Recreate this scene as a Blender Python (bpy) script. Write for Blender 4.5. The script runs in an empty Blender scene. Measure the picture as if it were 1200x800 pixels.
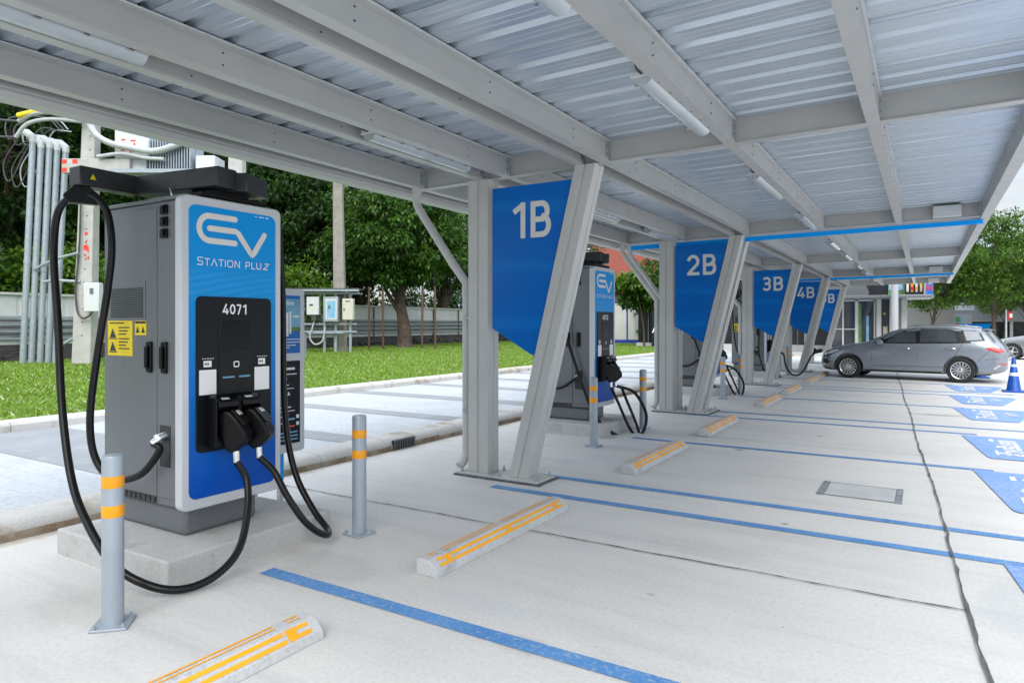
import bpy, bmesh, math, random
import numpy as np
from mathutils import Vector, Matrix
from mathutils.bvhtree import BVHTree
random.seed(7); RNG = np.random.default_rng(7)
sc = bpy.context.scene
COL = sc.collection
R = math.radians
PI = math.pi

# ------------------------------------------------------------------ camera
YAW = 31.5; CAMH = 1.5; FPX = 790.0
cam_d = bpy.data.cameras.new("camera")
cam_d.sensor_width = 36.0
cam_d.lens = 36.0 * FPX / 1200.0
cam_d.shift_y = -20.0 / 1200.0
cam_d.clip_end = 2000.0
cam = bpy.data.objects.new("camera", cam_d)
COL.objects.link(cam)
cam.location = (0, 0, CAMH)
cam.rotation_euler = (R(90), 0, R(YAW))
sc.camera = cam

# ------------------------------------------------------------------ world, sun, exposure
SUN_EL, SUN_AZ = 45.0, 150.0          # azimuth measured clockwise from +Y
w = bpy.data.worlds.new("World"); sc.world = w; w.use_nodes = True
nt = w.node_tree; nt.nodes.clear()
out = nt.nodes.new("ShaderNodeOutputWorld")
sky = nt.nodes.new("ShaderNodeTexSky"); sky.sky_type = 'NISHITA'; sky.sun_disc = False
sky.sun_elevation = R(SUN_EL); sky.sun_rotation = R(SUN_AZ)
sky.air_density = 1.2; sky.dust_density = 2.0
bg = nt.nodes.new("ShaderNodeBackground"); bg.inputs[1].default_value = 0.12
bgc = nt.nodes.new("ShaderNodeBackground"); bgc.inputs[0].default_value = (0.93, 0.965, 1.0, 1); bgc.inputs[1].default_value = 0.95
mixs = nt.nodes.new("ShaderNodeMixShader")
tc = nt.nodes.new("ShaderNodeTexCoord")
mp = nt.nodes.new("ShaderNodeMapping"); mp.inputs['Scale'].default_value = (1.6, 1.6, 4.0)
nz = nt.nodes.new("ShaderNodeTexNoise"); nz.inputs['Scale'].default_value = 1.7; nz.inputs['Detail'].default_value = 7; nz.inputs['Roughness'].default_value = 0.6
rp = nt.nodes.new("ShaderNodeValToRGB"); rp.color_ramp.elements[0].position = 0.34; rp.color_ramp.elements[1].position = 0.52
rp.color_ramp.elements[0].color = (0.25, 0.25, 0.25, 1)
L = nt.links.new
L(tc.outputs['Generated'], mp.inputs['Vector']); L(mp.outputs[0], nz.inputs['Vector']); L(nz.outputs['Fac'], rp.inputs['Fac'])
n2 = nt.nodes.new("ShaderNodeTexNoise"); n2.inputs['Scale'].default_value = 2.6; n2.inputs['Detail'].default_value = 8; n2.inputs['Roughness'].default_value = 0.62
L(mp.outputs[0], n2.inputs['Vector'])
cr_ = nt.nodes.new("ShaderNodeValToRGB"); cr_.color_ramp.elements[0].position = 0.36; cr_.color_ramp.elements[1].position = 0.62
cr_.color_ramp.elements[0].color = (0.60, 0.75, 0.93, 1); cr_.color_ramp.elements[1].color = (0.97, 0.985, 1.0, 1)
L(n2.outputs['Fac'], cr_.inputs['Fac']); L(cr_.outputs[0], bgc.inputs[0])
sxy = nt.nodes.new("ShaderNodeSeparateXYZ"); L(tc.outputs['Generated'], sxy.inputs[0])
hz = nt.nodes.new("ShaderNodeMapRange"); hz.interpolation_type = 'SMOOTHSTEP'
hz.inputs[1].default_value = 0.05; hz.inputs[2].default_value = 0.75; hz.inputs[3].default_value = 0.42; hz.inputs[4].default_value = 1.35
L(sxy.outputs['Z'], hz.inputs[0]); L(hz.outputs[0], bgc.inputs[1])
L(sky.outputs[0], bg.inputs[0]); L(rp.outputs[0], mixs.inputs[0]); L(bg.outputs[0], mixs.inputs[1]); L(bgc.outputs[0], mixs.inputs[2])
L(mixs.outputs[0], out.inputs[0])
sd = bpy.data.lights.new("sun", 'SUN'); sd.energy = 1.5; sd.angle = R(50); sd.color = (1.0, 0.96, 0.9)
so = bpy.data.objects.new("sun", sd); COL.objects.link(so)
_d = Vector((math.sin(R(SUN_AZ)) * math.cos(R(SUN_EL)), math.cos(R(SUN_AZ)) * math.cos(R(SUN_EL)), math.sin(R(SUN_EL))))
so.rotation_euler = _d.to_track_quat('Z', 'Y').to_euler()
so.location = (0, 0, 40)
sc.view_settings.view_transform = 'Standard'
sc.view_settings.look = 'None'
sc.view_settings.exposure = 0.95
sc.view_settings.gamma = 1.0
sc.view_settings.use_curve_mapping = False
try:
    sc.cycles.use_denoising = True
    sc.cycles.diffuse_bounces = 6
    sc.cycles.max_bounces = 12
except Exception:
    pass

# ------------------------------------------------------------------ materials
M = {}
def ramp(nt, fac, stops):
    r = nt.nodes.new("ShaderNodeValToRGB")
    els = r.color_ramp.elements
    while len(els) < len(stops): els.new(0.5)
    for e, (p, c) in zip(els, stops):
        e.position = p; e.color = (*c, 1) if len(c) == 3 else c
    nt.links.new(fac, r.inputs['Fac']); return r.outputs['Color']
def noise(nt, vec, scale, detail=4, rough=0.55):
    n = nt.nodes.new("ShaderNodeTexNoise"); n.inputs['Scale'].default_value = scale
    n.inputs['Detail'].default_value = detail; n.inputs['Roughness'].default_value = rough
    nt.links.new(vec, n.inputs['Vector']); return n.outputs['Fac']
def mixc(nt, fac, a, b, mode='MIX'):
    m = nt.nodes.new("ShaderNodeMix"); m.data_type = 'RGBA'; m.blend_type = mode
    if isinstance(fac, (int, float)): m.inputs[0].default_value = fac
    else: nt.links.new(fac, m.inputs[0])
    for s, i in ((a, 6), (b, 7)):
        if isinstance(s, tuple): m.inputs[i].default_value = (*s, 1)
        else: nt.links.new(s, m.inputs[i])
    return m.outputs[2]
def base(name, rough=0.5, metal=0.0, coat=0.0, spec=0.5):
    m = bpy.data.materials.new(name); m.use_nodes = True
    nt = m.node_tree; b = nt.nodes["Principled BSDF"]
    b.inputs['Roughness'].default_value = rough; b.inputs['Metallic'].default_value = metal
    b.inputs['Coat Weight'].default_value = coat; b.inputs['Coat Roughness'].default_value = 0.06
    b.inputs['Specular IOR Level'].default_value = spec
    t = nt.nodes.new("ShaderNodeTexCoord")
    M[name] = m
    return m, nt, b, t
def bump(nt, b, h, strength=0.3, dist=0.01):
    n = nt.nodes.new("ShaderNodeBump"); n.inputs['Strength'].default_value = strength; n.inputs['Distance'].default_value = dist
    nt.links.new(h, n.inputs['Height']); nt.links.new(n.outputs[0], b.inputs['Normal'])
def simple(name, col, rough=0.5, metal=0.0, var=0.12, scale=6.0, coat=0.0, bmp=0.0, spec=0.5, rv=0.1):
    m, nt, b, t = base(name, rough, metal, coat, spec)
    f = noise(nt, t.outputs['Object'], scale, 5)
    lo = tuple(c * (1 - var) for c in col); hi = tuple(min(1, c * (1 + var)) for c in col)
    nt.links.new(ramp(nt, f, [(0.3, lo), (0.7, hi)]), b.inputs['Base Color'])
    f2 = noise(nt, t.outputs['Object'], scale * 3.1, 4)
    mr = nt.nodes.new("ShaderNodeMapRange"); mr.inputs[1].default_value = 0.3; mr.inputs[2].default_value = 0.7
    mr.inputs[3].default_value = max(0.02, rough - rv); mr.inputs[4].default_value = min(1, rough + rv)
    nt.links.new(f2, mr.inputs[0]); nt.links.new(mr.outputs[0], b.inputs['Roughness'])
    if bmp: bump(nt, b, noise(nt, t.outputs['Object'], scale * 8, 4), bmp, 0.004)
    return m

simple('steel_paint_shaded', (0.42, 0.418, 0.405), 0.38, var=0.05, scale=2.5)  # same paint as the posts, under-roof shade darkened into the colour
simple('steel_paint', (0.53, 0.527, 0.51), 0.40, var=0.06, scale=2.5)
simple('steel_galv', (0.36, 0.41, 0.45), 0.38, metal=0.35, var=0.12, scale=9)
simple('bollard_paint', (0.36, 0.41, 0.46), 0.4, metal=0.25, var=0.08, scale=4)
simple('orange_tape', (0.90, 0.36, 0.005), 0.35, var=0.08)
simple('blue_strip', (0.0, 0.36, 0.98), 0.45, var=0.02, spec=0.15)
simple('letter_white', (0.86, 0.86, 0.85), 0.4, var=0.03)
simple('letter_cream', (0.74, 0.715, 0.67), 0.4, var=0.03)
simple('charger_grey', (0.165, 0.175, 0.185), 0.40, metal=0.25, var=0.04, scale=2, rv=0.05)
simple('charger_dark', (0.024, 0.026, 0.028), 0.4, var=0.12, scale=5)
simple('silver_frame', (0.60, 0.615, 0.63), 0.34, metal=0.2, var=0.015, scale=2, rv=0.02)
simple('black_panel', (0.007, 0.009, 0.012), 0.3, var=0.05, scale=2, spec=0.18, rv=0.03)
simple('black_plastic', (0.004, 0.004, 0.0045), 0.34, var=0.1, scale=6, spec=0.25, rv=0.04)
simple('rubber', (0.006, 0.006, 0.0065), 0.30, var=0.05, scale=6, rv=0.02, spec=0.35)
simple('screen', (0.010, 0.011, 0.013), 0.16, var=0.05, spec=0.12)
simple('chrome', (0.7, 0.7, 0.7), 0.18, metal=1.0, var=0.05)
simple('led_cyan', (0.12, 0.35, 0.5), 0.3, var=0.05)
simple('yellow_sticker', (0.80, 0.60, 0.01), 0.45, var=0.05)
simple('sticker_ink', (0.03, 0.03, 0.02), 0.5, var=0.05)
simple('white_plastic', (0.58, 0.60, 0.61), 0.35, var=0.05)
simple('lens_plastic', (0.42, 0.46, 0.48), 0.16, var=0.10, scale=3, coat=0.4)
simple('beige_metal', (0.55, 0.54, 0.46), 0.45, var=0.06)
simple('pole_concrete', (0.42, 0.415, 0.395), 0.85, var=0.14, scale=3, bmp=0.3)
simple('weathered_pole', (0.27, 0.25, 0.22), 0.9, var=0.2, scale=4, bmp=0.4)
simple('red_paint', (0.75, 0.05, 0.03), 0.5, var=0.1)
simple('wire_dark', (0.06, 0.06, 0.065), 0.5, var=0.2)
simple('wire_grey', (0.42, 0.44, 0.45), 0.5, var=0.1)
simple('rust_brown', (0.10, 0.062, 0.042), 0.85, var=0.3, scale=9, bmp=0.3)
simple('junk_dark', (0.06, 0.057, 0.055), 0.9, var=0.5, scale=2.5, bmp=0.4)
simple('bark', (0.085, 0.062, 0.047), 0.95, var=0.45, scale=7, bmp=0.8)
simple('brick_red', (0.30, 0.085, 0.065), 0.85, var=0.1, scale=3)
simple('kiosk_white', (0.55, 0.55, 0.52), 0.5, var=0.08, scale=1.2)
simple('kiosk_blue', (0.02, 0.05, 0.33), 0.5, var=0.1)
simple('roof_dark', (0.12, 0.13, 0.135), 0.6, var=0.2, scale=2)
simple('facade_black', (0.012, 0.013, 0.016), 0.22, var=0.3, scale=1.2)
simple('facade_grey', (0.36, 0.37, 0.38), 0.4, var=0.06, scale=0.8)
simple('canopy_grey', (0.13, 0.14, 0.145), 0.32, metal=0.2, var=0.05, scale=0.6)
simple('plaster_white', (0.44, 0.44, 0.43), 0.75, var=0.06, scale=0.6)
simple('plaster_beige', (0.42, 0.35, 0.27), 0.8, var=0.06, scale=0.6)
simple('tyre', (0.014, 0.014, 0.015), 0.75, var=0.2, scale=10)
simple('alloy', (0.62, 0.62, 0.62), 0.25, metal=0.85, var=0.05)
simple('alloy_dark', (0.02, 0.02, 0.022), 0.5, var=0.1)
simple('trim_black', (0.010, 0.010, 0.011), 0.35, var=0.1)
simple('cone_blue', (0.004, 0.07, 0.36), 0.4, var=0.1, scale=5)
simple('reflective_white', (0.75, 0.75, 0.74), 0.35, var=0.04)
simple('sealant', (0.10, 0.108, 0.115), 0.8, var=0.5, scale=14, bmp=0.5)
simple('joint_dark', (0.03, 0.03, 0.03), 0.9, var=0.3, scale=9)
simple('cover_edge', (0.22, 0.235, 0.245), 0.8, var=0.3, scale=18)
simple('cover_plate', (0.47, 0.48, 0.48), 0.7, var=0.12, scale=5)
simple('poster_blue', (0.02, 0.16, 0.50), 0.25, var=0.1, scale=2, spec=0.2)
simple('poster_sky', (0.22, 0.45, 0.62), 0.25, var=0.2, scale=5, spec=0.2)
simple('poster_red', (0.6, 0.08, 0.05), 0.3, var=0.05)
simple('poster_green', (0.10, 0.24, 0.06), 0.4, var=0.3, scale=9)
simple('drink_orange', (0.75, 0.28, 0.03), 0.3, var=0.2, scale=8)
simple('drink_yellow', (0.8, 0.55, 0.06), 0.3, var=0.2, scale=8)
simple('drink_cream', (0.6, 0.5, 0.38), 0.3, var=0.2, scale=8)
simple('lamp_red', (0.55, 0.015, 0.012), 0.15, var=0.1, coat=0.6)
simple('lamp_clear', (0.55, 0.57, 0.6), 0.1, metal=0.5, var=0.1, coat=0.6)
simple('car_grey', (0.27, 0.295, 0.33), 0.30, metal=0.5, var=0.02, coat=1.0, rv=0.02)
simple('car_silver', (0.24, 0.25, 0.265), 0.32, metal=0.5, var=0.02, coat=1.0, rv=0.02)
simple('far_grey', (0.26, 0.27, 0.28), 0.7, var=0.08, scale=0.5)

def glass_dark(name, col=(0.015, 0.017, 0.02), rough=0.04):
    m, nt, b, t = base(name, rough); b.inputs['Base Color'].default_value = (*col, 1)
    b.inputs['Coat Weight'].default_value = 0.7; b.inputs['Specular IOR Level'].default_value = 0.7
    f = noise(nt, t.outputs['Object'], 1.5, 3)
    nt.links.new(ramp(nt, f, [(0.35, col), (0.65, tuple(c * 1.8 for c in col))]), b.inputs['Base Color'])
glass_dark('car_glass', (0.03, 0.034, 0.038)); simple('glass_pale_reflection', (0.30, 0.32, 0.33), 0.2, var=0.06); glass_dark('shop_glass', (0.03, 0.034, 0.038), 0.06)  # quarter glass: pale reflection painted into the base colour

# sign blue: very faint lighter wavy bands in the base colour
m, nt, b, t = base('sign_blue', 0.3, spec=0.22)
wv = nt.nodes.new("ShaderNodeTexWave"); wv.wave_type = 'BANDS'; wv.bands_direction = 'Z'
wv.inputs['Scale'].default_value = 0.55; wv.inputs['Distortion'].default_value = 3.0; wv.inputs['Detail'].default_value = 1.0
nt.links.new(t.outputs['Object'], wv.inputs['Vector'])
nt.links.new(ramp(nt, wv.outputs['Fac'], [(0.0, (0.0, 0.135, 0.52)), (0.86, (0.0, 0.142, 0.54)), (1.0, (0.002, 0.17, 0.58))]), b.inputs['Base Color'])

# charger front graphic: lighter printed blue above, deeper printed blue below, wavy swoosh lines
m, nt, b, t = base('charger_blue', 0.3, spec=0.2)
sx = nt.nodes.new("ShaderNodeSeparateXYZ"); nt.links.new(t.outputs['Object'], sx.inputs[0])
mr = nt.nodes.new("ShaderNodeMapRange"); mr.inputs[1].default_value = 0.5; mr.inputs[2].default_value = 2.1
nt.links.new(sx.outputs['Z'], mr.inputs[0])
gr = ramp(nt, mr.outputs[0], [(0.0, (0.0, 0.075, 0.43)), (0.35, (0.0, 0.16, 0.58)), (0.75, (0.0, 0.30, 0.74)), (1.0, (0.0, 0.30, 0.74))])
wv = nt.nodes.new("ShaderNodeTexWave"); wv.wave_type = 'BANDS'; wv.bands_direction = 'Z'
wv.inputs['Scale'].default_value = 8.0; wv.inputs['Distortion'].default_value = 3.2; wv.inputs['Detail'].default_value = 1.0; wv.inputs['Detail Scale'].default_value = 0.4
mpn = nt.nodes.new("ShaderNodeMapping"); mpn.inputs['Rotation'].default_value = (R(-22), 0, 0); mpn.inputs['Scale'].default_value = (1, 0.45, 1)
nt.links.new(t.outputs['Object'], mpn.inputs[0]); nt.links.new(mpn.outputs[0], wv.inputs['Vector'])
win = ramp(nt, sx.outputs['Z'], [(0.0, (0, 0, 0)), (1.0, (0, 0, 0))])
mk = nt.nodes.new("ShaderNodeMapRange"); mk.interpolation_type = 'SMOOTHSTEP'; mk.inputs[1].default_value = 1.87; mk.inputs[2].default_value = 1.80
nt.links.new(sx.outputs['Z'], mk.inputs[0])
mk2 = nt.nodes.new("ShaderNodeMapRange"); mk2.interpolation_type = 'SMOOTHSTEP'; mk2.inputs[1].default_value = 1.60; mk2.inputs[2].default_value = 1.72
nt.links.new(sx.outputs['Z'], mk2.inputs[0])
mm = nt.nodes.new("ShaderNodeMath"); mm.operation = 'MULTIPLY'; nt.links.new(mk.outputs[0], mm.inputs[0]); nt.links.new(mk2.outputs[0], mm.inputs[1])
m3 = nt.nodes.new("ShaderNodeMath"); m3.operation = 'MULTIPLY'; nt.links.new(mm.outputs[0], m3.inputs[0]); nt.links.new(wv.outputs['Fac'], m3.inputs[1])
m4 = nt.nodes.new("ShaderNodeMath"); m4.operation = 'MULTIPLY'; m4.inputs[1].default_value = 0.42; nt.links.new(m3.outputs[0], m4.inputs[0])
nt.links.new(mixc(nt, m4.outputs[0], gr, (0.05, 0.38, 0.78)), b.inputs['Base Color'])

# parking-lot concrete
m, nt, b, t = base('concrete', 0.78)
P_ = t.outputs['Object']
c1 = ramp(nt, noise(nt, P_, 0.45, 6, 0.6), [(0.28, (0.56, 0.54, 0.51)), (0.5, (0.605, 0.59, 0.565)), (0.72, (0.635, 0.625, 0.61))])
st = nt.nodes.new("ShaderNodeMapping"); st.inputs['Scale'].default_value = (0.25, 1.6, 1); nt.links.new(P_, st.inputs[0])
c2 = ramp(nt, noise(nt, st.outputs[0], 2.4, 5, 0.62), [(0.28, (0.90, 0.905, 0.915)), (0.50, (1, 1, 1)), (0.8, (1.03, 1.025, 1.02))])
c3 = ramp(nt, noise(nt, P_, 42, 3, 0.6), [(0.3, (0.90, 0.90, 0.90)), (0.6, (1.02, 1.02, 1.02))])
c4 = ramp(nt, noise(nt, P_, 1.3, 8, 0.68), [(0.60, (1, 1, 1)), (0.66, (0.93, 0.94, 0.955)), (0.74, (0.99, 0.99, 1.0))])
vo = nt.nodes.new("ShaderNodeTexVoronoi"); vo.inputs['Scale'].default_value = 2.6; vo.inputs['Randomness'].default_value = 1.0; nt.links.new(P_, vo.inputs['Vector'])
c5 = ramp(nt, vo.outputs['Distance'], [(0.012, (0.35, 0.33, 0.31)), (0.022, (1, 1, 1))])
x = mixc(nt, 1.0, c1, c2, 'MULTIPLY'); x = mixc(nt, 1.0, x, c3, 'MULTIPLY'); x = mixc(nt, 1.0, x, c4, 'MULTIPLY'); x = mixc(nt, 0.7, x, c5, 'MULTIPLY')
def blot(x, cx, cy, rx, ry, col, edge=0.9, nsc=6.0):      # a stain with a shape of its own
    mpx = nt.nodes.new("ShaderNodeMapping"); mpx.inputs['Location'].default_value = (-cx / rx, -cy / ry, 0); mpx.inputs['Scale'].default_value = (1 / rx, 1 / ry, 0)
    nt.links.new(P_, mpx.inputs[0])
    ln = nt.nodes.new("ShaderNodeVectorMath"); ln.operation = 'LENGTH'; nt.links.new(mpx.outputs[0], ln.inputs[0])
    ad = nt.nodes.new("ShaderNodeMath"); ad.operation = 'ADD'; nt.links.new(ln.outputs['Value'], ad.inputs[0])
    nn = nt.nodes.new("ShaderNodeMath"); nn.operation = 'MULTIPLY_ADD'; nn.inputs[1].default_value = 1.4; nn.inputs[2].default_value = -0.7
    nt.links.new(noise(nt, P_, nsc, 6, 0.65), nn.inputs[0]); nt.links.new(nn.outputs[0], ad.inputs[1])
    return mixc(nt, 1.0, x, ramp(nt, ad.outputs[0], [(edge - 0.25, col), (edge + 0.05, (1, 1, 1))]), 'MULTIPLY')
for cx, cy, rx, ry, cl in ((0.42, 4.45, 0.22, 0.55, (0.90, 0.92, 0.94)), (-1.62, 2.72, 0.16, 0.10, (0.84, 0.84, 0.83)), (-2.0, 3.0, 0.4, 0.12, (0.95, 0.97, 1.0)), (0.15, 13.2, 0.42, 0.13, (0.62, 0.61, 0.60)), (-3.0, 7.0, 0.5, 0.25, (0.93, 0.95, 0.98)),
                       (-1.3, 3.6, 0.03, 0.02, (0.75, 0.74, 0.73)), (-0.9, 5.4, 0.035, 0.03, (0.5, 0.49, 0.47)), (-1.9, 8.3, 0.06, 0.05, (0.5, 0.5, 0.5)), (-1.2, 9.9, 0.05, 0.04, (0.55, 0.55, 0.55)), (-0.6, 2.3, 0.5, 0.2, (0.94, 0.94, 0.94)), (-3.2, 3.0, 0.5, 0.25, (0.90, 0.89, 0.88)),
                       (-1.75, 12.5, 0.7, 0.10, (0.86, 0.86, 0.86)), (-1.2, 15.9, 0.8, 0.12, (0.84, 0.84, 0.84)), (-0.8, 18.6, 0.9, 0.12, (0.86, 0.86, 0.86)), (-3.75, 1.9, 0.5, 0.3, (0.92, 0.91, 0.89))):
    x = blot(x, cx, cy, rx, ry, cl)
# silt washed along the foot of the kerb
sxk = nt.nodes.new("ShaderNodeSeparateXYZ"); nt.links.new(P_, sxk.inputs[0])
kk = nt.nodes.new("ShaderNodeMath"); kk.operation = 'MULTIPLY_ADD'; kk.inputs[1].default_value = 0.5; nt.links.new(noise(nt, P_, 3.5, 6, 0.65), kk.inputs[0]); nt.links.new(sxk.outputs['X'], kk.inputs[2])
kmr = nt.nodes.new("ShaderNodeMapRange"); kmr.inputs[1].default_value = -5.16; kmr.inputs[2].default_value = -5.02; kmr.inputs[3].default_value = 0.75; kmr.inputs[4].default_value = 0.0; nt.links.new(kk.outputs[0], kmr.inputs[0])
x = mixc(nt, kmr.outputs[0], x, (0.36, 0.31, 0.25))
# faint tyre tracks where cars pull in
wvt = nt.nodes.new("ShaderNodeMapping"); wvt.inputs['Scale'].default_value = (0.16, 3.2, 1); nt.links.new(P_, wvt.inputs[0])
x = mixc(nt, 0.8, x, ramp(nt, noise(nt, wvt.outputs[0], 1.1, 7, 0.7), [(0.56, (1, 1, 1)), (0.68, (0.88, 0.88, 0.885))]), 'MULTIPLY')
nt.links.new(x, b.inputs['Base Color'])
bump(nt, b, noise(nt, P_, 60, 5, 0.7), 0.25, 0.004)
# plinth / kerb / stop concrete
def rough_concrete(name, a, c, stain, thr=0.60, sc_=2.0):
    m, nt, b, t = base(name, 0.85); P_ = t.outputs['Object']
    c1 = ramp(nt, noise(nt, P_, sc_, 7, 0.65), [(0.3, a), (0.7, c)])
    f = ramp(nt, noise(nt, P_, sc_ * 1.7, 8, 0.7), [(thr - 0.06, (0, 0, 0)), (thr + 0.08, (1, 1, 1))])
    x = mixc(nt, f, c1, stain)
    x = mixc(nt, 1.0, x, ramp(nt, noise(nt, P_, 70, 3), [(0.3, (0.85, 0.85, 0.85)), (0.6, (1.03, 1.03, 1.03))]), 'MULTIPLY')
    nt.links.new(x, b.inputs['Base Color']); bump(nt, b, noise(nt, P_, 45, 5, 0.7), 0.4, 0.006)
rough_concrete('plinth_concrete', (0.46, 0.45, 0.435), (0.56, 0.555, 0.545), (0.38, 0.37, 0.36))
rough_concrete('kerb_concrete', (0.46, 0.45, 0.43), (0.55, 0.54, 0.52), (0.33, 0.26, 0.19), 0.58, 1.3)
rough_concrete('kerb_face', (0.30, 0.24, 0.18), (0.44, 0.38, 0.31), (0.24, 0.165, 0.105), 0.5, 2.2)
rough_concrete('stop_concrete', (0.47, 0.48, 0.485), (0.56, 0.565, 0.57), (0.36, 0.37, 0.38), 0.62, 3.0)
rough_concrete('asphalt_pale', (0.34, 0.34, 0.335), (0.42, 0.42, 0.415), (0.30, 0.30, 0.295), 0.6, 0.3)
# worn road paint: blue with concrete showing through
def road_paint(name, a, c, wear, thr):
    m, nt, b, t = base(name, 0.6); P_ = t.outputs['Object']
    c1 = ramp(nt, noise(nt, P_, 3.0, 6, 0.6), [(0.3, a), (0.7, c)])
    f = ramp(nt, noise(nt, P_, 38, 6, 0.75), [(thr - 0.05, (0, 0, 0)), (thr + 0.07, (1, 1, 1))])
    f2 = ramp(nt, noise(nt, P_, 1.1, 3), [(0.35, (0.25, 0.25, 0.25)), (0.7, (1, 1, 1))])
    fm = mixc(nt, 1.0, f, f2, 'MULTIPLY')
    nt.links.new(mixc(nt, fm, c1, wear), b.inputs['Base Color']); bump(nt, b, noise(nt, P_, 60, 4), 0.25, 0.003)
road_paint('line_blue', (0.055, 0.205, 0.48), (0.095, 0.27, 0.55), (0.40, 0.44, 0.52), 0.56)
road_paint('box_blue', (0.13, 0.275, 0.64), (0.18, 0.34, 0.70), (0.42, 0.47, 0.58), 0.52)
road_paint('mark_white', (0.72, 0.74, 0.76), (0.78, 0.79, 0.80), (0.45, 0.50, 0.60), 0.6)
road_paint('stop_orange', (0.90, 0.36, 0.004), (0.92, 0.42, 0.01), (0.6, 0.5, 0.35), 0.66)
# pavement stone
m, nt, b, t = base('paving_stone', 0.7); P_ = t.outputs['Object']
x = ramp(nt, noise(nt, P_, 1.2, 5), [(0.3, (0.42, 0.44, 0.465)), (0.7, (0.50, 0.52, 0.545))])
mp_ = nt.nodes.new("ShaderNodeMapping"); mp_.inputs['Scale'].default_value = (1.0, 1.0, 1.0); nt.links.new(P_, mp_.inputs[0])
x = mixc(nt, 1.0, x, ramp(nt, noise(nt, P_, 16, 6, 0.75), [(0.35, (0.80, 0.81, 0.83)), (0.62, (1.08, 1.08, 1.08))]), 'MULTIPLY')
br = nt.nodes.new("ShaderNodeTexBrick"); br.inputs['Scale'].default_value = 1.0; br.inputs['Brick Width'].default_value = 0.4; br.inputs['Row Height'].default_value = 0.2
br.inputs['Mortar Size'].default_value = 0.004; br.inputs['Color1'].default_value = (1, 1, 1, 1); br.inputs['Color2'].default_value = (0.94, 0.95, 0.96, 1); br.inputs['Mortar'].default_value = (0.78, 0.78, 0.78, 1)
nt.links.new(P_, br.inputs['Vector'])
x = mixc(nt, 1.0, x, br.outputs['Color'], 'MULTIPLY')
nt.links.new(x, b.inputs['Base Color']); bump(nt, b, noise(nt, P_, 26, 6, 0.75), 0.5, 0.012)
rough_concrete('paving_band', (0.24, 0.25, 0.27), (0.29, 0.305, 0.325), (0.33, 0.345, 0.365), 0.62, 2.0)
# lawn soil/grass
m, nt, b, t = base('lawn_green', 0.9); P_ = t.outputs['Object']
x = ramp(nt, noise(nt, P_, 0.35, 5), [(0.3, (0.085, 0.16, 0.013)), (0.7, (0.14, 0.24, 0.022))])
x = mixc(nt, 1.0, x, ramp(nt, noise(nt, P_, 14, 5, 0.7), [(0.3, (0.6, 0.6, 0.6)), (0.65, (1.15, 1.15, 1.1))]), 'MULTIPLY')
nt.links.new(x, b.inputs['Base Color']); bump(nt, b, noise(nt, P_, 22, 5, 0.7), 0.8, 0.04)
# leaf materials
def leaf(name, stops, trans=0.35, rough=0.45):
    m = bpy.data.materials.new(name); m.use_nodes = True; nt = m.node_tree; nt.nodes.clear(); M[name] = m
    o = nt.nodes.new("ShaderNodeOutputMaterial"); g = nt.nodes.new("ShaderNodeNewGeometry")
    c = ramp(nt, g.outputs['Random Per Island'], stops)
    p = nt.nodes.new("ShaderNodeBsdfPrincipled"); p.inputs['Roughness'].default_value = rough; p.inputs['Specular IOR Level'].default_value = 0.35
    tr = nt.nodes.new("ShaderNodeBsdfTranslucent"); mx = nt.nodes.new("ShaderNodeMixShader"); mx.inputs[0].default_value = trans
    nt.links.new(c, p.inputs['Base Color'])
    hs = nt.nodes.new("ShaderNodeHueSaturation"); hs.inputs['Hue'].default_value = 0.48; hs.inputs['Value'].default_value = 1.5; nt.links.new(c, hs.inputs['Color']); nt.links.new(hs.outputs[0], tr.inputs[0])
    nt.links.new(p.outputs[0], mx.inputs[1]); nt.links.new(tr.outputs[0], mx.inputs[2]); nt.links.new(mx.outputs[0], o.inputs[0])
leaf('leaf_dark', [(0.0, (0.010, 0.032, 0.006)), (0.6, (0.022, 0.065, 0.010)), (1.0, (0.05, 0.12, 0.018))])
leaf('leaf_mid', [(0.0, (0.016, 0.05, 0.007)), (0.55, (0.036, 0.105, 0.012)), (0.85, (0.07, 0.17, 0.02)), (1.0, (0.13, 0.25, 0.03))])
leaf('leaf_street', [(0.0, (0.02, 0.06, 0.007)), (0.5, (0.055, 0.14, 0.014)), (0.85, (0.10, 0.22, 0.022)), (0.97, (0.16, 0.29, 0.035)), (1.0, (0.35, 0.30, 0.05))])
leaf('leaf_bright', [(0.0, (0.04, 0.10, 0.008)), (0.6, (0.085, 0.19, 0.015)), (1.0, (0.16, 0.28, 0.03))])
leaf('grass_leaf', [(0.0, (0.10, 0.19, 0.014)), (0.7, (0.19, 0.32, 0.028)), (0.90, (0.25, 0.37, 0.05)), (0.94, (0.30, 0.40, 0.12)), (1.0, (0.55, 0.58, 0.48))], 0.25, 0.5)
leaf('flower_red', [(0.0, (0.5, 0.05, 0.03)), (1.0, (0.65, 0.12, 0.06))])
leaf('flower_yellow', [(0.0, (0.6, 0.38, 0.02)), (1.0, (0.75, 0.5, 0.04))])
# roof sheet
m, nt, b, t = base('roof_sheet', 0.30, 0.5); P_ = t.outputs['Object']
st = nt.nodes.new("ShaderNodeMapping"); st.inputs['Scale'].default_value = (0.6, 6.0, 1); nt.links.new(P_, st.inputs[0])
nt.links.new(ramp(nt, noise(nt, st.outputs[0], 2.0, 4), [(0.3, (0.47, 0.53, 0.59)), (0.7, (0.56, 0.62, 0.68))]), b.inputs['Base Color'])
# white metal wall sheet
m, nt, b, t = base('fence_sheet', 0.5); P_ = t.outputs['Object']
nt.links.new(ramp(nt, noise(nt, P_, 0.7, 6, 0.65), [(0.3, (0.50, 0.51, 0.51)), (0.7, (0.64, 0.65, 0.65))]), b.inputs['Base Color'])

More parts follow.
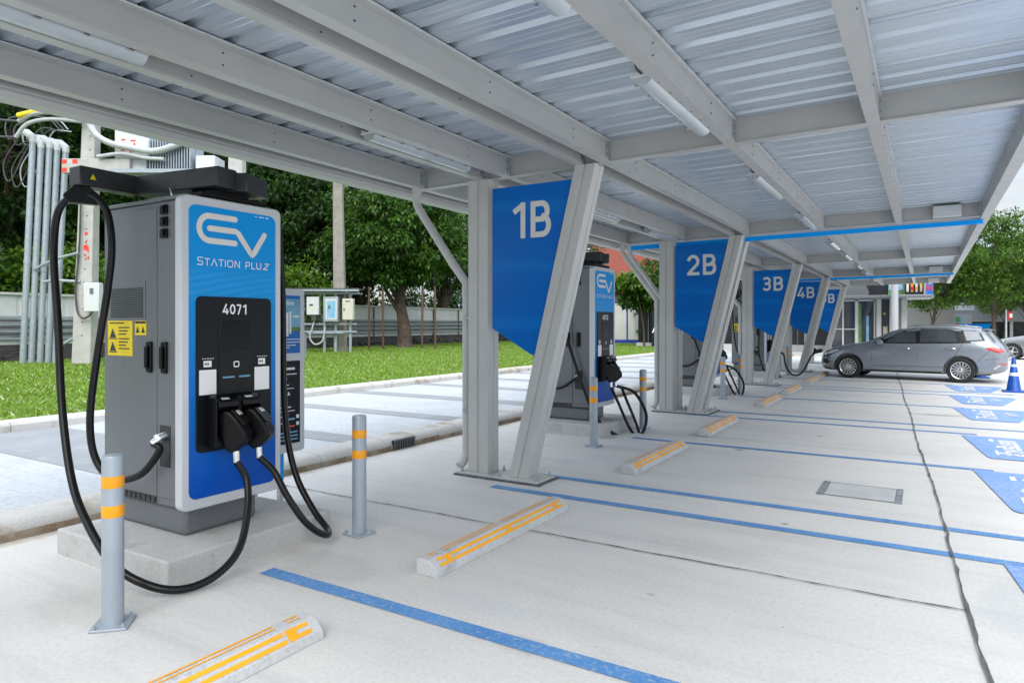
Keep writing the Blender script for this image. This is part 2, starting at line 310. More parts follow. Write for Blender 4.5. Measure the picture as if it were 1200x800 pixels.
# ------------------------------------------------------------------ mesh helpers
def wloc(o):
    v = Vector((0, 0, 0))
    while o is not None:
        v = v + Vector(o.location); o = o.parent
    return v
def link_mesh(name, me, mats, parent=None):
    for mm_ in mats: me.materials.append(M[mm_])
    o = bpy.data.objects.new(name, me); COL.objects.link(o)
    if parent is not None: o.parent = parent
    return o
class MB:
    def __init__(s): s.v = []; s.f = []; s.m = []
    def add(s, vs, fs, m=0, T=None):
        n = len(s.v)
        if T is not None: vs = [tuple(T @ Vector(p)) for p in vs]
        s.v += [tuple(p) for p in vs]; s.f += [tuple(i + n for i in f) for f in fs]; s.m += [m] * len(fs); return s
    def box(s, x0, x1, y0, y1, z0, z1, m=0, T=None):
        return s.add([(x0, y0, z0), (x1, y0, z0), (x1, y1, z0), (x0, y1, z0), (x0, y0, z1), (x1, y0, z1), (x1, y1, z1), (x0, y1, z1)],
                     [(0, 3, 2, 1), (4, 5, 6, 7), (0, 1, 5, 4), (1, 2, 6, 5), (2, 3, 7, 6), (3, 0, 4, 7)], m, T)
    def prism(s, poly, ax, a, b, m=0, T=None):
        n = len(poly)
        def P(p, t): return (p[0], t, p[1]) if ax == 'y' else (t, p[0], p[1]) if ax == 'x' else (p[0], p[1], t)
        vs = [P(p, a) for p in poly] + [P(p, b) for p in poly]
        fs = [tuple(range(n)), tuple(range(2 * n - 1, n - 1, -1))] + [(i, i + n, (i + 1) % n + n, (i + 1) % n) for i in range(n)]
        ar = sum(poly[i][0] * poly[(i + 1) % n][1] - poly[(i + 1) % n][0] * poly[i][1] for i in range(n))
        flip = (ar > 0) == (ax != 'y')
        if (b < a): flip = not flip
        if flip: fs = [tuple(reversed(f)) for f in fs]
        return s.add(vs, fs, m, T)
    def quad(s, a, b, c, d, m=0): return s.add([a, b, c, d], [(0, 1, 2, 3)], m)
    def tube(s, pts, r, n=10, m=0, caps=True):
        pts = [Vector(p) for p in pts]; k = len(pts)
        rs = r if isinstance(r, (list, tuple)) else [r] * k
        vs = []; fs = []
        t = (pts[1] - pts[0]).normalized()
        u = t.orthogonal().normalized()
        for i in range(k):
            t = (pts[min(i + 1, k - 1)] - pts[max(i - 1, 0)]).normalized()
            u = (u - t * u.dot(t)).normalized(); v_ = t.cross(u)
            for j in range(n):
                a = 2 * PI * j / n
                vs.append(pts[i] + (u * math.cos(a) + v_ * math.sin(a)) * rs[i])
        for i in range(k - 1):
            for j in range(n):
                fs.append((i * n + j, i * n + (j + 1) % n, (i + 1) * n + (j + 1) % n, (i + 1) * n + j))
        if caps: fs.append(tuple(range(n - 1, -1, -1))); fs.append(tuple(range((k - 1) * n, k * n)))
        return s.add(vs, fs, m)
    def lathe(s, prof, n=24, m=0, T=None, close=False):
        vs = []; fs = []
        k = len(prof)
        for r, z in prof:
            for j in range(n):
                a = 2 * PI * j / n; vs.append((r * math.cos(a), r * math.sin(a), z))
        for i in range(k - 1 if not close else k):
            i2 = (i + 1) % k
            for j in range(n):
                fs.append((i * n + j, i * n + (j + 1) % n, i2 * n + (j + 1) % n, i2 * n + j))
        if not close:
            fs.append(tuple(range(n - 1, -1, -1))); fs.append(tuple(range((k - 1) * n, k * n)))
        return s.add(vs, fs, m, T)
    def build(s, name, mats, parent=None, smooth=40, bevel=0.0, world=True, seg=2):
        if isinstance(mats, str): mats = [mats]
        off = wloc(parent) if (parent is not None and world) else Vector((0, 0, 0))
        me = bpy.data.meshes.new(name)
        me.from_pydata([(p[0] - off.x, p[1] - off.y, p[2] - off.z) for p in s.v], [], s.f)
        me.polygons.foreach_set('material_index', s.m)
        if smooth:
            me.polygons.foreach_set('use_smooth', [True] * len(me.polygons))
            me.set_sharp_from_angle(angle=R(smooth))
        me.update()
        o = link_mesh(name, me, mats, parent)
        if bevel:
            bv = o.modifiers.new('bevel', 'BEVEL'); bv.width = bevel; bv.segments = seg; bv.limit_method = 'ANGLE'; bv.angle_limit = R(40)
            bv.harden_normals = False
        return o
def thing(name, label, cat, loc=(0, 0, 0), rz=0.0, group=None):
    o = bpy.data.objects.new(name, None); COL.objects.link(o); o.location = loc; o.rotation_euler = (0, 0, rz)
    o.empty_display_size = 0.2
    return tag(o, label, cat, group)
def tag(o, label=None, cat=None, group=None, kind=None):
    if label: o['label'] = label
    if cat: o['category'] = cat
    if group: o['group'] = group
    if kind: o['kind'] = kind
    return o
KIDS = {}
def copy_tree(o, parent=None, skip=()):
    c = o.copy(); COL.objects.link(c)
    if parent is not None: c.parent = parent
    for ch in [k for k in list(bpy.data.objects) if k.parent == o]:
        if ch.name.split('.')[0] in skip: continue
        copy_tree(ch, c, skip)
    return c
def catmull(pts, sub=8):
    P = [Vector(p) for p in pts]; P = [P[0] * 2 - P[1]] + P + [P[-1] * 2 - P[-2]]; o = []
    for i in range(1, len(P) - 2):
        for k in range(sub):
            t = k / sub; a, b_, c, d = P[i - 1], P[i], P[i + 1], P[i + 2]
            o.append(0.5 * ((2 * b_) + (c - a) * t + (2 * a - 5 * b_ + 4 * c - d) * t * t + (3 * b_ - a - 3 * c + d) * t ** 3))
    o.append(P[-2]); return o
S_, C_ = math.sin(R(YAW)), math.cos(R(YAW))
def spot(px, py, d):      # a point seen at photo pixel (px, py), d metres ahead of the camera
    l = (px - 600) / FPX * d
    return Vector((-S_ * d + C_ * l, C_ * d + S_ * l, CAMH - (py - 380) / FPX * d))
def lettering(name, txt, size, matn, loc, rot, parent=None, depth=0.002, align='CENTER', sxy=(1, 1), shear=0.0, world=True, spacing=1.0, bold=0.0):
    cu = bpy.data.curves.new(name, 'FONT'); cu.body = txt; cu.size = size; cu.extrude = depth; cu.align_x = align; cu.align_y = 'CENTER'
    cu.shear = shear; cu.space_character = spacing; cu.offset = bold
    to = bpy.data.objects.new(name + '_tmp', cu); COL.objects.link(to)
    dg = bpy.context.evaluated_depsgraph_get()
    me = bpy.data.meshes.new_from_object(to.evaluated_get(dg)); me.name = name
    bpy.data.objects.remove(to); bpy.data.curves.remove(cu)
    off = wloc(parent) if (parent is not None and world) else Vector((0, 0, 0))
    T = Matrix.Translation(Vector(loc) - off) @ Matrix.Rotation(rot[2], 4, 'Z') @ Matrix.Rotation(rot[1], 4, 'Y') @ Matrix.Rotation(rot[0], 4, 'X') @ Matrix.Diagonal((sxy[0], sxy[1], 1, 1))
    me.transform(T); me.materials.clear()
    return link_mesh(name, me, [matn], parent)
def ribbon(mb, pts, hw, P, cap=False):
    p = [Vector((a, c, 0)) for a, c in pts]; n = len(p); closed = n > 3 and (p[0] - p[-1]).length < 1e-6
    if closed: p = p[:-1]; n -= 1
    a_, b_ = [], []
    for i in range(n):
        if closed: q0, q1 = p[i - 1], p[(i + 1) % n]
        else: q0, q1 = p[max(i - 1, 0)], p[min(i + 1, n - 1)]
        d0 = (p[i] - q0); d1 = (q1 - p[i])
        d0 = d0.normalized() if d0.length > 1e-9 else d1.normalized()
        d1 = d1.normalized() if d1.length > 1e-9 else d0
        t = (d0 + d1).normalized(); nn = Vector((-t.y, t.x, 0)); k = 1 / max(0.45, nn.dot(Vector((-d1.y, d1.x, 0))))
        a_.append(p[i] + nn * hw * k); b_.append(p[i] - nn * hw * k)
    m_ = n if closed else n - 1
    mb.add([P(v.x, v.y) for v in b_ + a_], [(i, (i + 1) % n, n + (i + 1) % n, n + i) for i in range(m_)])
def arcp(cx, cy, rx, ry, a0, a1, n=10): return [(cx + rx * math.cos(R(a0 + (a1 - a0) * k / n)), cy + ry * math.sin(R(a0 + (a1 - a0) * k / n))) for k in range(n + 1)]
def glyph(ch, s):      # stroke skeletons in a box one unit high; s = half stroke width
    t = 1 - s
    G_ = {
     '1': (0.40, [[(0.02, 0.74), (0.28, t - 0.02)], [(0.40 - s, 0), (0.40 - s, 1)]]),
     '2': (0.62, [arcp(0.31, t - 0.26, 0.31 - s, 0.26, 170, -28, 12) + [(0.03 + s, s * 1.4)], [(0.02, s), (0.62, s)]]),
     '3': (0.60, [arcp(0.29, t - 0.215, 0.29 - s, 0.215, 150, -90, 12), [(0.17, 0.515), (0.30, 0.515)], arcp(0.29, s + 0.235, 0.31 - s, 0.235, 90, -152, 12)]),
     '4': (0.64, [[(0.42, 1), (0.07, 0.255), (0.64, 0.255)], [(0.47, 0.0), (0.47, 0.56)]]),
     '5': (0.60, [[(0.55, t), (0.10, t), (0.085, 0.54)], arcp(0.28, s + 0.25, 0.31 - s, 0.25, 130, -150, 14)]),
     '0': (0.64, [arcp(0.32, 0.5, 0.32 - s, 0.5 - s, 0, 360, 24)]),
     '7': (0.58, [[(0.0, t), (0.58 - s, t)], [(0.58 - s * 1.2, t), (0.18, 0)]]),
     'B': (0.64, [[(s, 0), (s, 1)], [(s, t), (0.36, t)] + arcp(0.36, t - 0.215, 0.24 - s, 0.215, 80, -80, 8) + [(0.36, t - 0.43), (s, t - 0.43)], [(0.36, t - 0.43)] + arcp(0.37, s + 0.245, 0.27 - s, 0.245, 80, -80, 8) + [(0.36, s), (s, s)]]),
     'S': (0.66, [[(0.66, t)] + [(0.17, t)] + arcp(0.17, t - 0.22, 0.17 - s, 0.22, 100, 260, 8) + [(0.47, t - 0.44)] + arcp(0.47, s + 0.2, 0.19 - s, 0.235, 80, -80, 8) + [(0.47, s), (0.0, s)]]),
     'T': (0.66, [[(0, t), (0.66, t)], [(0.33, 0), (0.33, t)]]),
     'A': (0.78, [[(0.0, 0), (0.39, 1)], [(0.39, 1), (0.78, 0)]]),
     'I': (0.10, [[(0.05, 0), (0.05, 1)]]),
     'O': (0.86, [[(0.25, t), (0.61, t)] + arcp(0.61, 0.5, 0.25 - s, 0.5 - s, 90, -90, 10) + [(0.25, s)] + arcp(0.25, 0.5, 0.25 - s, 0.5 - s, 270, 90, 10)]),
     'N': (0.74, [[(s, 0), (s, 1)], [(s, 1), (0.74 - s, 0)], [(0.74 - s, 0), (0.74 - s, 1)]]),
     'P': (0.66, [[(s, 0), (s, 1)], [(s, t), (0.40, t)] + arcp(0.40, t - 0.25, 0.26 - s, 0.25, 80, -80, 8) + [(0.40, t - 0.5), (s, t - 0.5)]]),
     'L': (0.54, [[(s, 1), (s, s), (0.54, s)]]),
     'U': (0.72, [[(s, 1), (s, 0.3)] + arcp(0.36, 0.3, 0.36 - s, 0.3 - s, 180, 360, 10) + [(0.72 - s, 1)]]),
     'Z': (0.66, [[(0.08, t), (0.66, t)], [(0.62, t), (0.04, s)], [(0.0, s), (0.58, s)]]),
     ' ': (0.42, [])}
    return G_[ch]
def stroke_text(name, txt, h, wgt, matn, P, parent, width=None, gap=0.16, cap=None):
    # P(u, v, lift) -> world point; text centred on u = 0, v from 0 to h
    s = wgt / h / 2; x = 0; runs = []
    for ch in txt:
        w_, st_ = glyph(ch, s); k = cap if (cap and ch in 'S' and x == 0) else 1.0
        runs.append((x, st_, k)); x += w_ * k + gap
    tot = x - gap; kx = (width / (tot * h)) if width else 1.0
    mb = MB(); li = 0
    for x0, st_, k in runs:
        for pl_ in st_:
            li += 1; lift = 0.0003 * (li % 5)
            ribbon(mb, [((a * k + x0 - tot / 2) * h * kx, c * k * h) for a, c in pl_], wgt / 2, lambda u, v, lf=lift: P(u, v, lf))
    return mb.build(name, matn, parent, smooth=0)
FACE_X = (R(90), 0, R(90)); FACE_NY = (R(90), 0, 0)
def np_mesh(name, V, Q, mats, mi=None, parent=None):
    me = bpy.data.meshes.new(name)
    me.vertices.add(len(V)); me.vertices.foreach_set('co', np.ascontiguousarray(V, dtype=np.float32).ravel())
    n, k = Q.shape
    me.loops.add(n * k); me.loops.foreach_set('vertex_index', np.ascontiguousarray(Q, dtype=np.int32).ravel())
    me.polygons.add(n); me.polygons.foreach_set('loop_start', np.arange(0, n * k, k, dtype=np.int32))
    if mi is not None: me.polygons.foreach_set('material_index', np.ascontiguousarray(mi, dtype=np.int32))
    me.update(calc_edges=True); me.validate()
    return link_mesh(name, me, mats, parent)
def rrect(x0, x1, y0, y1, r, n=6):
    o = []
    for cx, cy, a0 in ((x1 - r, y1 - r, 0), (x0 + r, y1 - r, 90), (x0 + r, y0 + r, 180), (x1 - r, y0 + r, 270)):
        for k in range(n + 1):
            a = R(a0 + 90 * k / n); o.append((cx + r * math.cos(a), cy + r * math.sin(a)))
    return o

# ================================================================== SETTING
def sheet(name, x0, x1, y0, y1, z, matn, parent=None):
    return MB().quad((x0, y0, z), (x1, y0, z), (x1, y1, z), (x0, y1, z)).build(name, matn, parent, smooth=0)
g = sheet('ground', -600, 600, -600, 900, -0.06, 'asphalt_pale'); tag(g, kind='structure')
lot = sheet('parking_lot', -5.43, 70, -14, 60, 0.0, 'concrete'); tag(lot, kind='structure')
pave = MB().box(-10.0, -5.74, -14, 46, -0.05, 0.125).build('pavement', 'paving_stone', smooth=0); tag(pave, kind='structure')
for a, c, x0, x1 in ((-0.9, -0.45, -9.99, -5.76), (1.15, 1.55, -9.99, -5.76), (3.3, 4.55, -9.99, -6.35), (5.65, 6.08, -9.99, -5.76), (7.72, 8.12, -9.99, -5.76), (9.85, 10.35, -9.99, -5.76), (12.0, 12.45, -9.99, -5.76),
                     (14.1, 14.55, -9.99, -5.76), (16.2, 16.65, -9.99, -5.76), (18.3, 18.75, -9.99, -5.76), (20.4, 20.85, -9.99, -5.76), (22.5, 22.95, -9.99, -5.76), (25, 25.45, -9.99, -5.76), (27.5, 27.95, -9.99, -5.76)):
    sheet('paving_strip', x0, x1, a, c, 0.129, 'paving_band', pave)
# kerbs: rounded top, stained face; short lengths with joints
kb = MB()
y = -14.0
while y < 46:
    prof = [(-5.40, -0.05), (-5.405, 0.055), (-5.43, 0.10), (-5.47, 0.128), (-5.53, 0.14), (-5.75, 0.138), (-5.75, -0.05)]
    kb.prism(prof, 'y', y, y + 0.992)
    y += 1.0
kerb = kb.build('kerb', ['kerb_concrete'], smooth=30); tag(kerb, kind='structure')
kf = MB()
y = -14.0
while y < 46:
    if not (5.9 < y + 0.5 < 6.0):
        kf.box(-5.402, -5.397, y + 0.004, y + 0.988, 0.0, 0.05 + 0.012 * random.random())
    y += 1.0
kf.build('kerb_stain', 'kerb_face', kerb, smooth=0)
kb = MB(); y = -14.0
while y < 60:
    kb.prism([(-9.95, 0.05), (-9.955, 0.21), (-9.98, 0.245), (-10.03, 0.26), (-10.2, 0.26), (-10.2, 0.05)], 'y', y, y + 0.992); y += 1.0
rk = kb.build('garden_kerb', ['kerb_concrete'], smooth=30); tag(rk, kind='structure')
lawn = sheet('lawn', -70, -10.19, -14, 75, 0.235, 'lawn_green'); tag(lawn, kind='structure')

# grass blades over the visible lawn
def grass(n, ylo, yhi):
    Y = RNG.uniform(ylo, yhi, n); X = -10.2 - RNG.uniform(0, 1, n) ** 1.15 * 16.5
    s = (0.6 + RNG.uniform(0, 0.9, n)) * (1 + 0.02 * (-X - 10))
    a = RNG.uniform(0, 2 * PI, n); hgt = 0.042 * s; wd = 0.014 * s
    lean = RNG.uniform(-0.06, 0.06, (n, 2)) * s[:, None]
    V = np.zeros((n, 3, 3)); z0 = 0.233
    V[:, 0] = np.stack([X - np.cos(a) * wd, Y - np.sin(a) * wd, np.full(n, z0)], 1)
    V[:, 1] = np.stack([X + np.cos(a) * wd, Y + np.sin(a) * wd, np.full(n, z0)], 1)
    V[:, 2] = np.stack([X + lean[:, 0], Y + lean[:, 1], z0 + hgt], 1)
    return V.reshape(-1, 3), np.arange(n * 3).reshape(-1, 3)
V, Q = grass(230000, -2, 40)
go = np_mesh('lawn_grass', V, Q, ['grass_leaf']); tag(go, 'short bright green lawn grass behind the pavement', 'grass', kind='stuff')

# painted bay lines (worn), cross lines run along X
def pline(x0, x1, y, wd=0.105, skew=0.0):
    MB().add([(x0, y - wd / 2, 0.004), (x1, y - wd / 2 + skew, 0.004), (x1, y + wd / 2 + skew, 0.004), (x0, y + wd / 2, 0.004)], [(0, 1, 2, 3)]).build('bay_line', 'line_blue', lot, smooth=0)
for yy, x0, x1 in ((2.72, -3.42, 1.6), (-0.35, -3.3, 1.6), (0.25, -3.3, 1.6), (5.24, -3.42, 0.6), (5.88, -3.32, 1.6), (8.45, -3.3, 0.6), (11.13, -3.4, 0.6), (11.78, -3.3, 1.6), (14.55, -3.3, 0.6), (17.05, -3.3, 0.6), (17.75, -3.3, 1.6),
                   (20.0, -3.3, 0.6), (22.7, -3.3, 1.6), (23.3, -3.3, 1.6), (26.0, -3.3, 1.6)):
    pline(x0, x1, yy)
# reserved-bay boxes with faded white Thai wording
TH = "\u0e2a\u0e33\u0e2b\u0e23\u0e31\u0e1a\u0e23\u0e16"
TH2 = "\u0e44\u0e1f\u0e1f\u0e49\u0e32"
for yf in (2.67, 5.19, 8.40, 10.95, 14.50, 17.0, 19.8):
    p = [(0.42, yf), (0.60, yf - 1.66), (0.64, yf - 1.73), (1.22, yf - 1.74), (1.56, yf - 0.2), (1.50, yf)]
    bx = MB().add([(a, c, 0.007) for a, c in p], [tuple(range(6))][::1]).build('reserved_box', 'box_blue', lot, smooth=0)
    lettering('box_wording', TH, 0.24, 'mark_white', (0.88, yf - 0.86, 0.0105), (0, 0, R(90)), bx, 0.0, sxy=(1.35, 1.25), bold=0.009)
    lettering('box_wording', TH2, 0.22, 'mark_white', (1.22, yf - 0.70, 0.0105), (0, 0, R(90)), bx, 0.0, sxy=(1.2, 1.1), bold=0.003)
    MB().box(0.70, 0.745, yf - 0.40, yf - 0.22, 0.008, 0.0105).box(0.70, 0.73, yf - 1.45, yf - 1.15, 0.008, 0.0105).build('box_dash', 'mark_white', bx, smooth=0)
# sealed crack, construction joints, cover plate
cr = MB(); ys = np.linspace(-4, 30, 340); pv = None
for yq in ys:
    xc = 0.24 - 0.048 * (yq - 3.49) + 0.012 * math.sin(yq * 1.1) + 0.004 * math.sin(yq * 7.7 + 1) + random.uniform(-.003, .003)
    wl, wr = 0.003 + 0.008 * random.random(), 0.003 + 0.008 * random.random()
    cur = ((xc - wl, yq, 0.0125), (xc + wr, yq, 0.0125))
    if pv: cr.quad(pv[0], pv[1], cur[1], cur[0])
    pv = cur
cr.build('sealed_crack', 'sealant', lot, smooth=0)
def joint(x0, x1, yj, wmin=0.003, wmax=0.008):
    jb = MB(); pv = None
    for xq in np.linspace(x0, x1, 120):
        wd = random.uniform(wmin, wmax); yy = yj + 0.004 * math.sin(xq * 5) + 0.003 * math.sin(xq * 13)
        cur = ((xq, yy - wd, 0.0085), (xq, yy + wd, 0.0085))
        if pv: jb.quad(pv[0], cur[0], cur[1], pv[1])
        pv = cur
    jb.build('expansion_joint', 'joint_dark', lot, smooth=0)
joint(-5.39, 0.2, 4.24); joint(-3.3, 0.0, 9.02, 0.002, 0.006); joint(-3.3, -0.5, 15.0, 0.002, 0.005); joint(-5.3, 0.3, -1.6)
cp = MB().box(-0.76, -0.22, 6.52, 7.02, 0.001, 0.008).build('cover_plate', 'cover_plate', lot, smooth=0)
MB().box(-0.82, -0.765, 6.49, 7.05, 0.001, 0.010).box(-0.215, -0.165, 6.49, 7.05, 0.001, 0.010).box(-0.765, -0.215, 6.502, 6.512, 0.001, 0.009).box(-0.765, -0.215, 7.028, 7.036, 0.001, 0.009)  .build('cover_frame', 'cover_edge', cp, smooth=0)
# kerb drain grate
dg_ = thing('drain_grate', 'black slotted drain grate set in the kerb face', 'drain', (-5.40, 6.3, 0.0))
MB().box(-5.42, -5.394, 6.10, 6.50, 0.004, 0.118).build('drain_recess', 'joint_dark', dg_, smooth=0)
bb = MB()
for k in range(9): bb.box(-5.394, -5.382, 6.115 + k * 0.0435, 6.131 + k * 0.0435, 0.006, 0.116)
bb.box(-5.394, -5.384, 6.10, 6.50, 0.104, 0.12).build('drain_bars', 'roof_dark', dg_, smooth=0)

# ================================================================== CARPORT
def rz(x): return 2.93 + 0.012 * (x + 4.6)          # underside of roof frame
def post_profile(cx, cy, wx, wy):
    a, b_ = wx / 2, wy / 2; g_ = 0.012; q = 0.006
    return [(cx - a, cy - b_), (cx - g_, cy - b_), (cx - q, cy - b_ + 0.014), (cx + q, cy - b_ + 0.014), (cx + g_, cy - b_), (cx + a, cy - b_),
            (cx + a, cy - b_ * 0.35), (cx + a - 0.012, cy - b_ * 0.3), (cx + a - 0.012, cy + b_ * 0.3), (cx + a, cy + b_ * 0.35),
            (cx + a, cy + b_), (cx - a, cy + b_)]
def post(name, root, p0, p1, z0, z1, wx, wy):
    pr0 = post_profile(p0[0], p0[1], wx, wy); pr1 = post_profile(p1[0], p1[1], wx, wy); n = len(pr0)
    mb = MB(); mb.add([(a, c, z0) for a, c in pr0] + [(a, c, z1) for a, c in pr1],
                      [tuple(range(n - 1, -1, -1)), tuple(range(n, 2 * n))] + [(i, (i + 1) % n, (i + 1) % n + n, i + n) for i in range(n)])
    # lips of the folded channels
    return mb.build(name, 'steel_paint', root, smooth=0, bevel=0.004)
XL0, XR0 = -4.78, 0.66
def frame_post(root, yc, pipe=True):
    MB().box(-3.99, -3.07, yc - 0.19, yc + 0.16, 0.014, 0.03).build('base_plate', 'steel_paint', root, smooth=0, bevel=0.003)
    gp = MB(); pv = []
    for k in range(40):
        a = 2 * PI * k / 40; s = max(abs(math.cos(a)), abs(math.sin(a)))
        pv.append((-3.53 + 0.49 * math.cos(a) / s + random.uniform(-.006, .006), yc - 0.015 + 0.205 * math.sin(a) / s + random.uniform(-.008, .008)))
    gp.prism(pv, 'z', 0.001, 0.014).build('grout_bed', 'sealant', root, smooth=0)
    post('vertical_post', root, (-3.80, yc), (-3.80, yc), 0.03, rz(-3.8), 0.235, 0.20)
    post('inclined_post', root, (-3.335, yc), (-2.625, yc), 0.03, rz(-2.7), 0.205, 0.20)
    for xx in (-3.96, -3.63, -3.52, -3.11):
        for yy in (yc - 0.14, yc + 0.12):
            MB().lathe([(0.016, 0.03), (0.016, 0.045), (0.008, 0.046), (0.008, 0.075)], 8, 0, Matrix.Translation((xx, yy, 0))).build('anchor_bolt', 'steel_galv', root)
    if pipe:
        pts = catmull([(-4.60, yc - 0.08, 2.93), (-4.60, yc - 0.08, 2.80), (-4.56, yc - 0.08, 2.71), (-4.36, yc - 0.08, 2.44), (-4.16, yc - 0.08, 2.17), (-4.02, yc - 0.06, 1.98), (-3.98, yc - 0.04, 1.90), (-3.98, yc - 0.04, 1.7), (-3.98, yc - 0.04, 1.0), (-3.98, yc - 0.04, 0.25), (-3.985, yc - 0.045, 0.17)], 5)
        MB().tube(pts, 0.043, 14).tube([(-3.985, yc - 0.045, 0.17), (-4.0, yc - 0.075, 0.11), (-4.01, yc - 0.12, 0.07)], 0.046, 14).tube([(-3.98, yc - 0.04, 1.78), (-3.98, yc - 0.04, 1.9)], 0.048, 14).tube([(-4.60, yc - 0.08, 2.86), (-4.60, yc - 0.08, 2.95)], 0.05, 14).build('downpipe', 'steel_paint', root)
        MB().box(-3.985, -3.915, yc - 0.10, yc - 0.06, 0.62, 0.65).box(-3.985, -3.915, yc - 0.10, yc - 0.06, 1.55, 1.58).build('pipe_clamp', 'steel_galv', root)
def zbeam(mb, x, y0, y1, wd=0.085, h=0.19, lip=0.018, flip=1):
    z = rz(x); t = 0.006; f = flip
    # C purlin: bottom flange, web on the +X side, top flange and small lips
    mb.prism([(x, z), (x + f * wd, z), (x + f * wd, z + h), (x, z + h), (x, z + h - lip), (x + f * t, z + h - lip), (x + f * t, z + h - t), (x + f * (wd - t), z + h - t), (x + f * (wd - t), z + t), (x + f * t, z + t), (x + f * t, z + lip), (x, z + lip)], 'y', y0, y1)
PX = (-4.60, -3.84, -3.54, -2.74, -2.50, -1.40, -0.37)
def carport(label, ya, yb, beams, posts, strip=None, loc_y=None):
    root = thing('carport', label, 'carport', (-3.5, loc_y if loc_y is not None else posts[0], 0), 0, 'carport modules in a row')
    # cross beams
    for yb_ in beams:
        mb = MB()
        z0a, z0b = rz(XL0 + 0.12), rz(XR0)
        h = 0.195; wb = 0.10; t = 0.008
        for (dy0, dy1, dz0, dz1) in ((-wb / 2, wb / 2, 0, t), (-t / 2 - 0.03, t / 2 - 0.03, t, h - t), (-wb / 2, wb / 2, h - t, h)):
            xa, xb = XL0 + 0.13, XR0 - 0.012
            mb.add([(xa, yb_ + dy0, z0a + dz0), (xb, yb_ + dy0, z0b + dz0), (xb, yb_ + dy1, z0b + dz0), (xa, yb_ + dy1, z0a + dz0),
                    (xa, yb_ + dy0, z0a + dz1), (xb, yb_ + dy0, z0b + dz1), (xb, yb_ + dy1, z0b + dz1), (xa, yb_ + dy1, z0a + dz1)],
                   [(0, 3, 2, 1), (4, 5, 6, 7), (0, 1, 5, 4), (1, 2, 6, 5), (2, 3, 7, 6), (3, 0, 4, 7)])
        mb.build('cross_beam', 'steel_paint_shaded', root, smooth=0)
    # purlins between beams
    ed = sorted([ya] + list(beams) + [yb])
    for i in range(len(ed) - 1):
        y0, y1 = ed[i], ed[i + 1]
        if y1 - y0 < 0.15: continue
        a = y0 + (0.054 if y0 in beams else 0.0); c = y1 - (0.054 if y1 in beams else 0.0)
        for x in PX:
            mb = MB(); zbeam(mb, x, a, c); z = rz(x)
            mb.box(x + 0.0855, x + 0.103, a, c, z + 0.1835, z + 0.1895, 1)
            mb.box(x + 0.0852, x + 0.0895, a, c, z + 0.002, z + 0.022, 0); mb.box(x + 0.0852, x + 0.0885, a, c, z + 0.150, z + 0.156, 0)
            for (yy, s) in ((a, 1), (c, -1)):
                if (s == 1 and y0 in beams) or (s == -1 and y1 in beams):
                    ya_, yb2 = sorted((yy, yy + s * 0.07)); mb.box(x + 0.0865, x + 0.0915, ya_, yb2, z + 0.03, z + 0.17, 2)
            o = mb.build('purlin', ['steel_paint_shaded', 'white_plastic', 'steel_galv'], root, smooth=0)
            dots = MB(); z = rz(x)
            for yy in (a + 0.05, c - 0.05):
                for dz in (0.06, 0.13):
                    dots.lathe([(0.010, 0), (0.010, 0.006), (0.004, 0.009)], 8, 0, Matrix.Translation((x + 0.086, yy, z + dz)) @ Matrix.Rotation(R(90), 4, 'Y'))
            k = a + 0.55
            while k < c - 0.3:
                for dz in (0.05, 0.12): dots.lathe([(0.006, 0), (0.006, 0.004), (0.002, 0.006)], 6, 0, Matrix.Translation((x + 0.086, k, z + dz)) @ Matrix.Rotation(R(90), 4, 'Y'))
                k += 1.22
            dots.build('bolts', 'wire_dark', o)
    # eaves member on the open side
    z = rz(XR0)
    MB().prism([(XR0, z - 0.012), (XR0 + 0.11, z - 0.012), (XR0 + 0.11, z + 0.25), (XR0 + 0.10, z + 0.25), (XR0 + 0.10, z + 0.0), (XR0 + 0.01, z + 0.0), (XR0 + 0.01, z + 0.22), (XR0, z + 0.22)], 'y', ya, yb).build('eaves_fascia', 'steel_paint_shaded', root, smooth=0)
    # gutter on the rear side
    z = 2.90
    MB().prism([(-4.80, z + 0.21), (-4.80, z + 0.03), (-4.84, z), (-4.98, z), (-5.02, z + 0.03), (-5.03, z + 0.20), (-5.02, z + 0.20), (-5.01, z + 0.04), (-4.98, z + 0.012), (-4.84, z + 0.012), (-4.81, z + 0.035), (-4.79, z + 0.21)], 'y', ya, yb).build('gutter', 'steel_paint_shaded', root, smooth=0)
    MB().box(-4.795, -4.765, ya, yb, 2.945, 2.965).box(-4.79, -4.78, ya, yb, 2.965, 3.10).build('gutter_trim', 'steel_paint_shaded', root, smooth=0)
    # corrugated sheet, ribs across the row
    mb = MB(); n = int((yb - ya) / 0.25); zt = 0.196; rib = 0.030
    prof = []
    for i in range(n):
        y0 = ya + i * 0.25
        prof += [(y0, 0), (y0 + 0.055, 0), (y0 + 0.060, 0.004), (y0 + 0.065, 0), (y0 + 0.110, 0), (y0 + 0.115, 0.004), (y0 + 0.120, 0), (y0 + 0.168, 0), (y0 + 0.186, rib), (y0 + 0.232, rib)]
        if i % 3 == 2: prof += [(y0 + 0.2405, 0.0), (y0 + 0.2410, 0.034), (y0 + 0.2480, 0.034), (y0 + 0.2485, 0.0)]
    prof.append((yb, 0))
    xs = (-4.99, XR0 + 0.12); vs = []
    for x in xs: vs += [(x, p[0], rz(x) + zt + p[1]) for p in prof]
    k = len(prof); vs += [(v[0], v[1], v[2] + 0.004) for v in vs]
    fs = [(i, i + 1, k + i + 1, k + i) for i in range(k - 1)]; fs = [tuple(reversed(f)) for f in fs] + [tuple(i + 2 * k for i in f) for f in fs]
    mb.add(vs, fs).build('roof_sheet', 'roof_sheet', root, smooth=0)
    # small foam closers on purlin tops give the dark dots under each rib
    dk = MB()
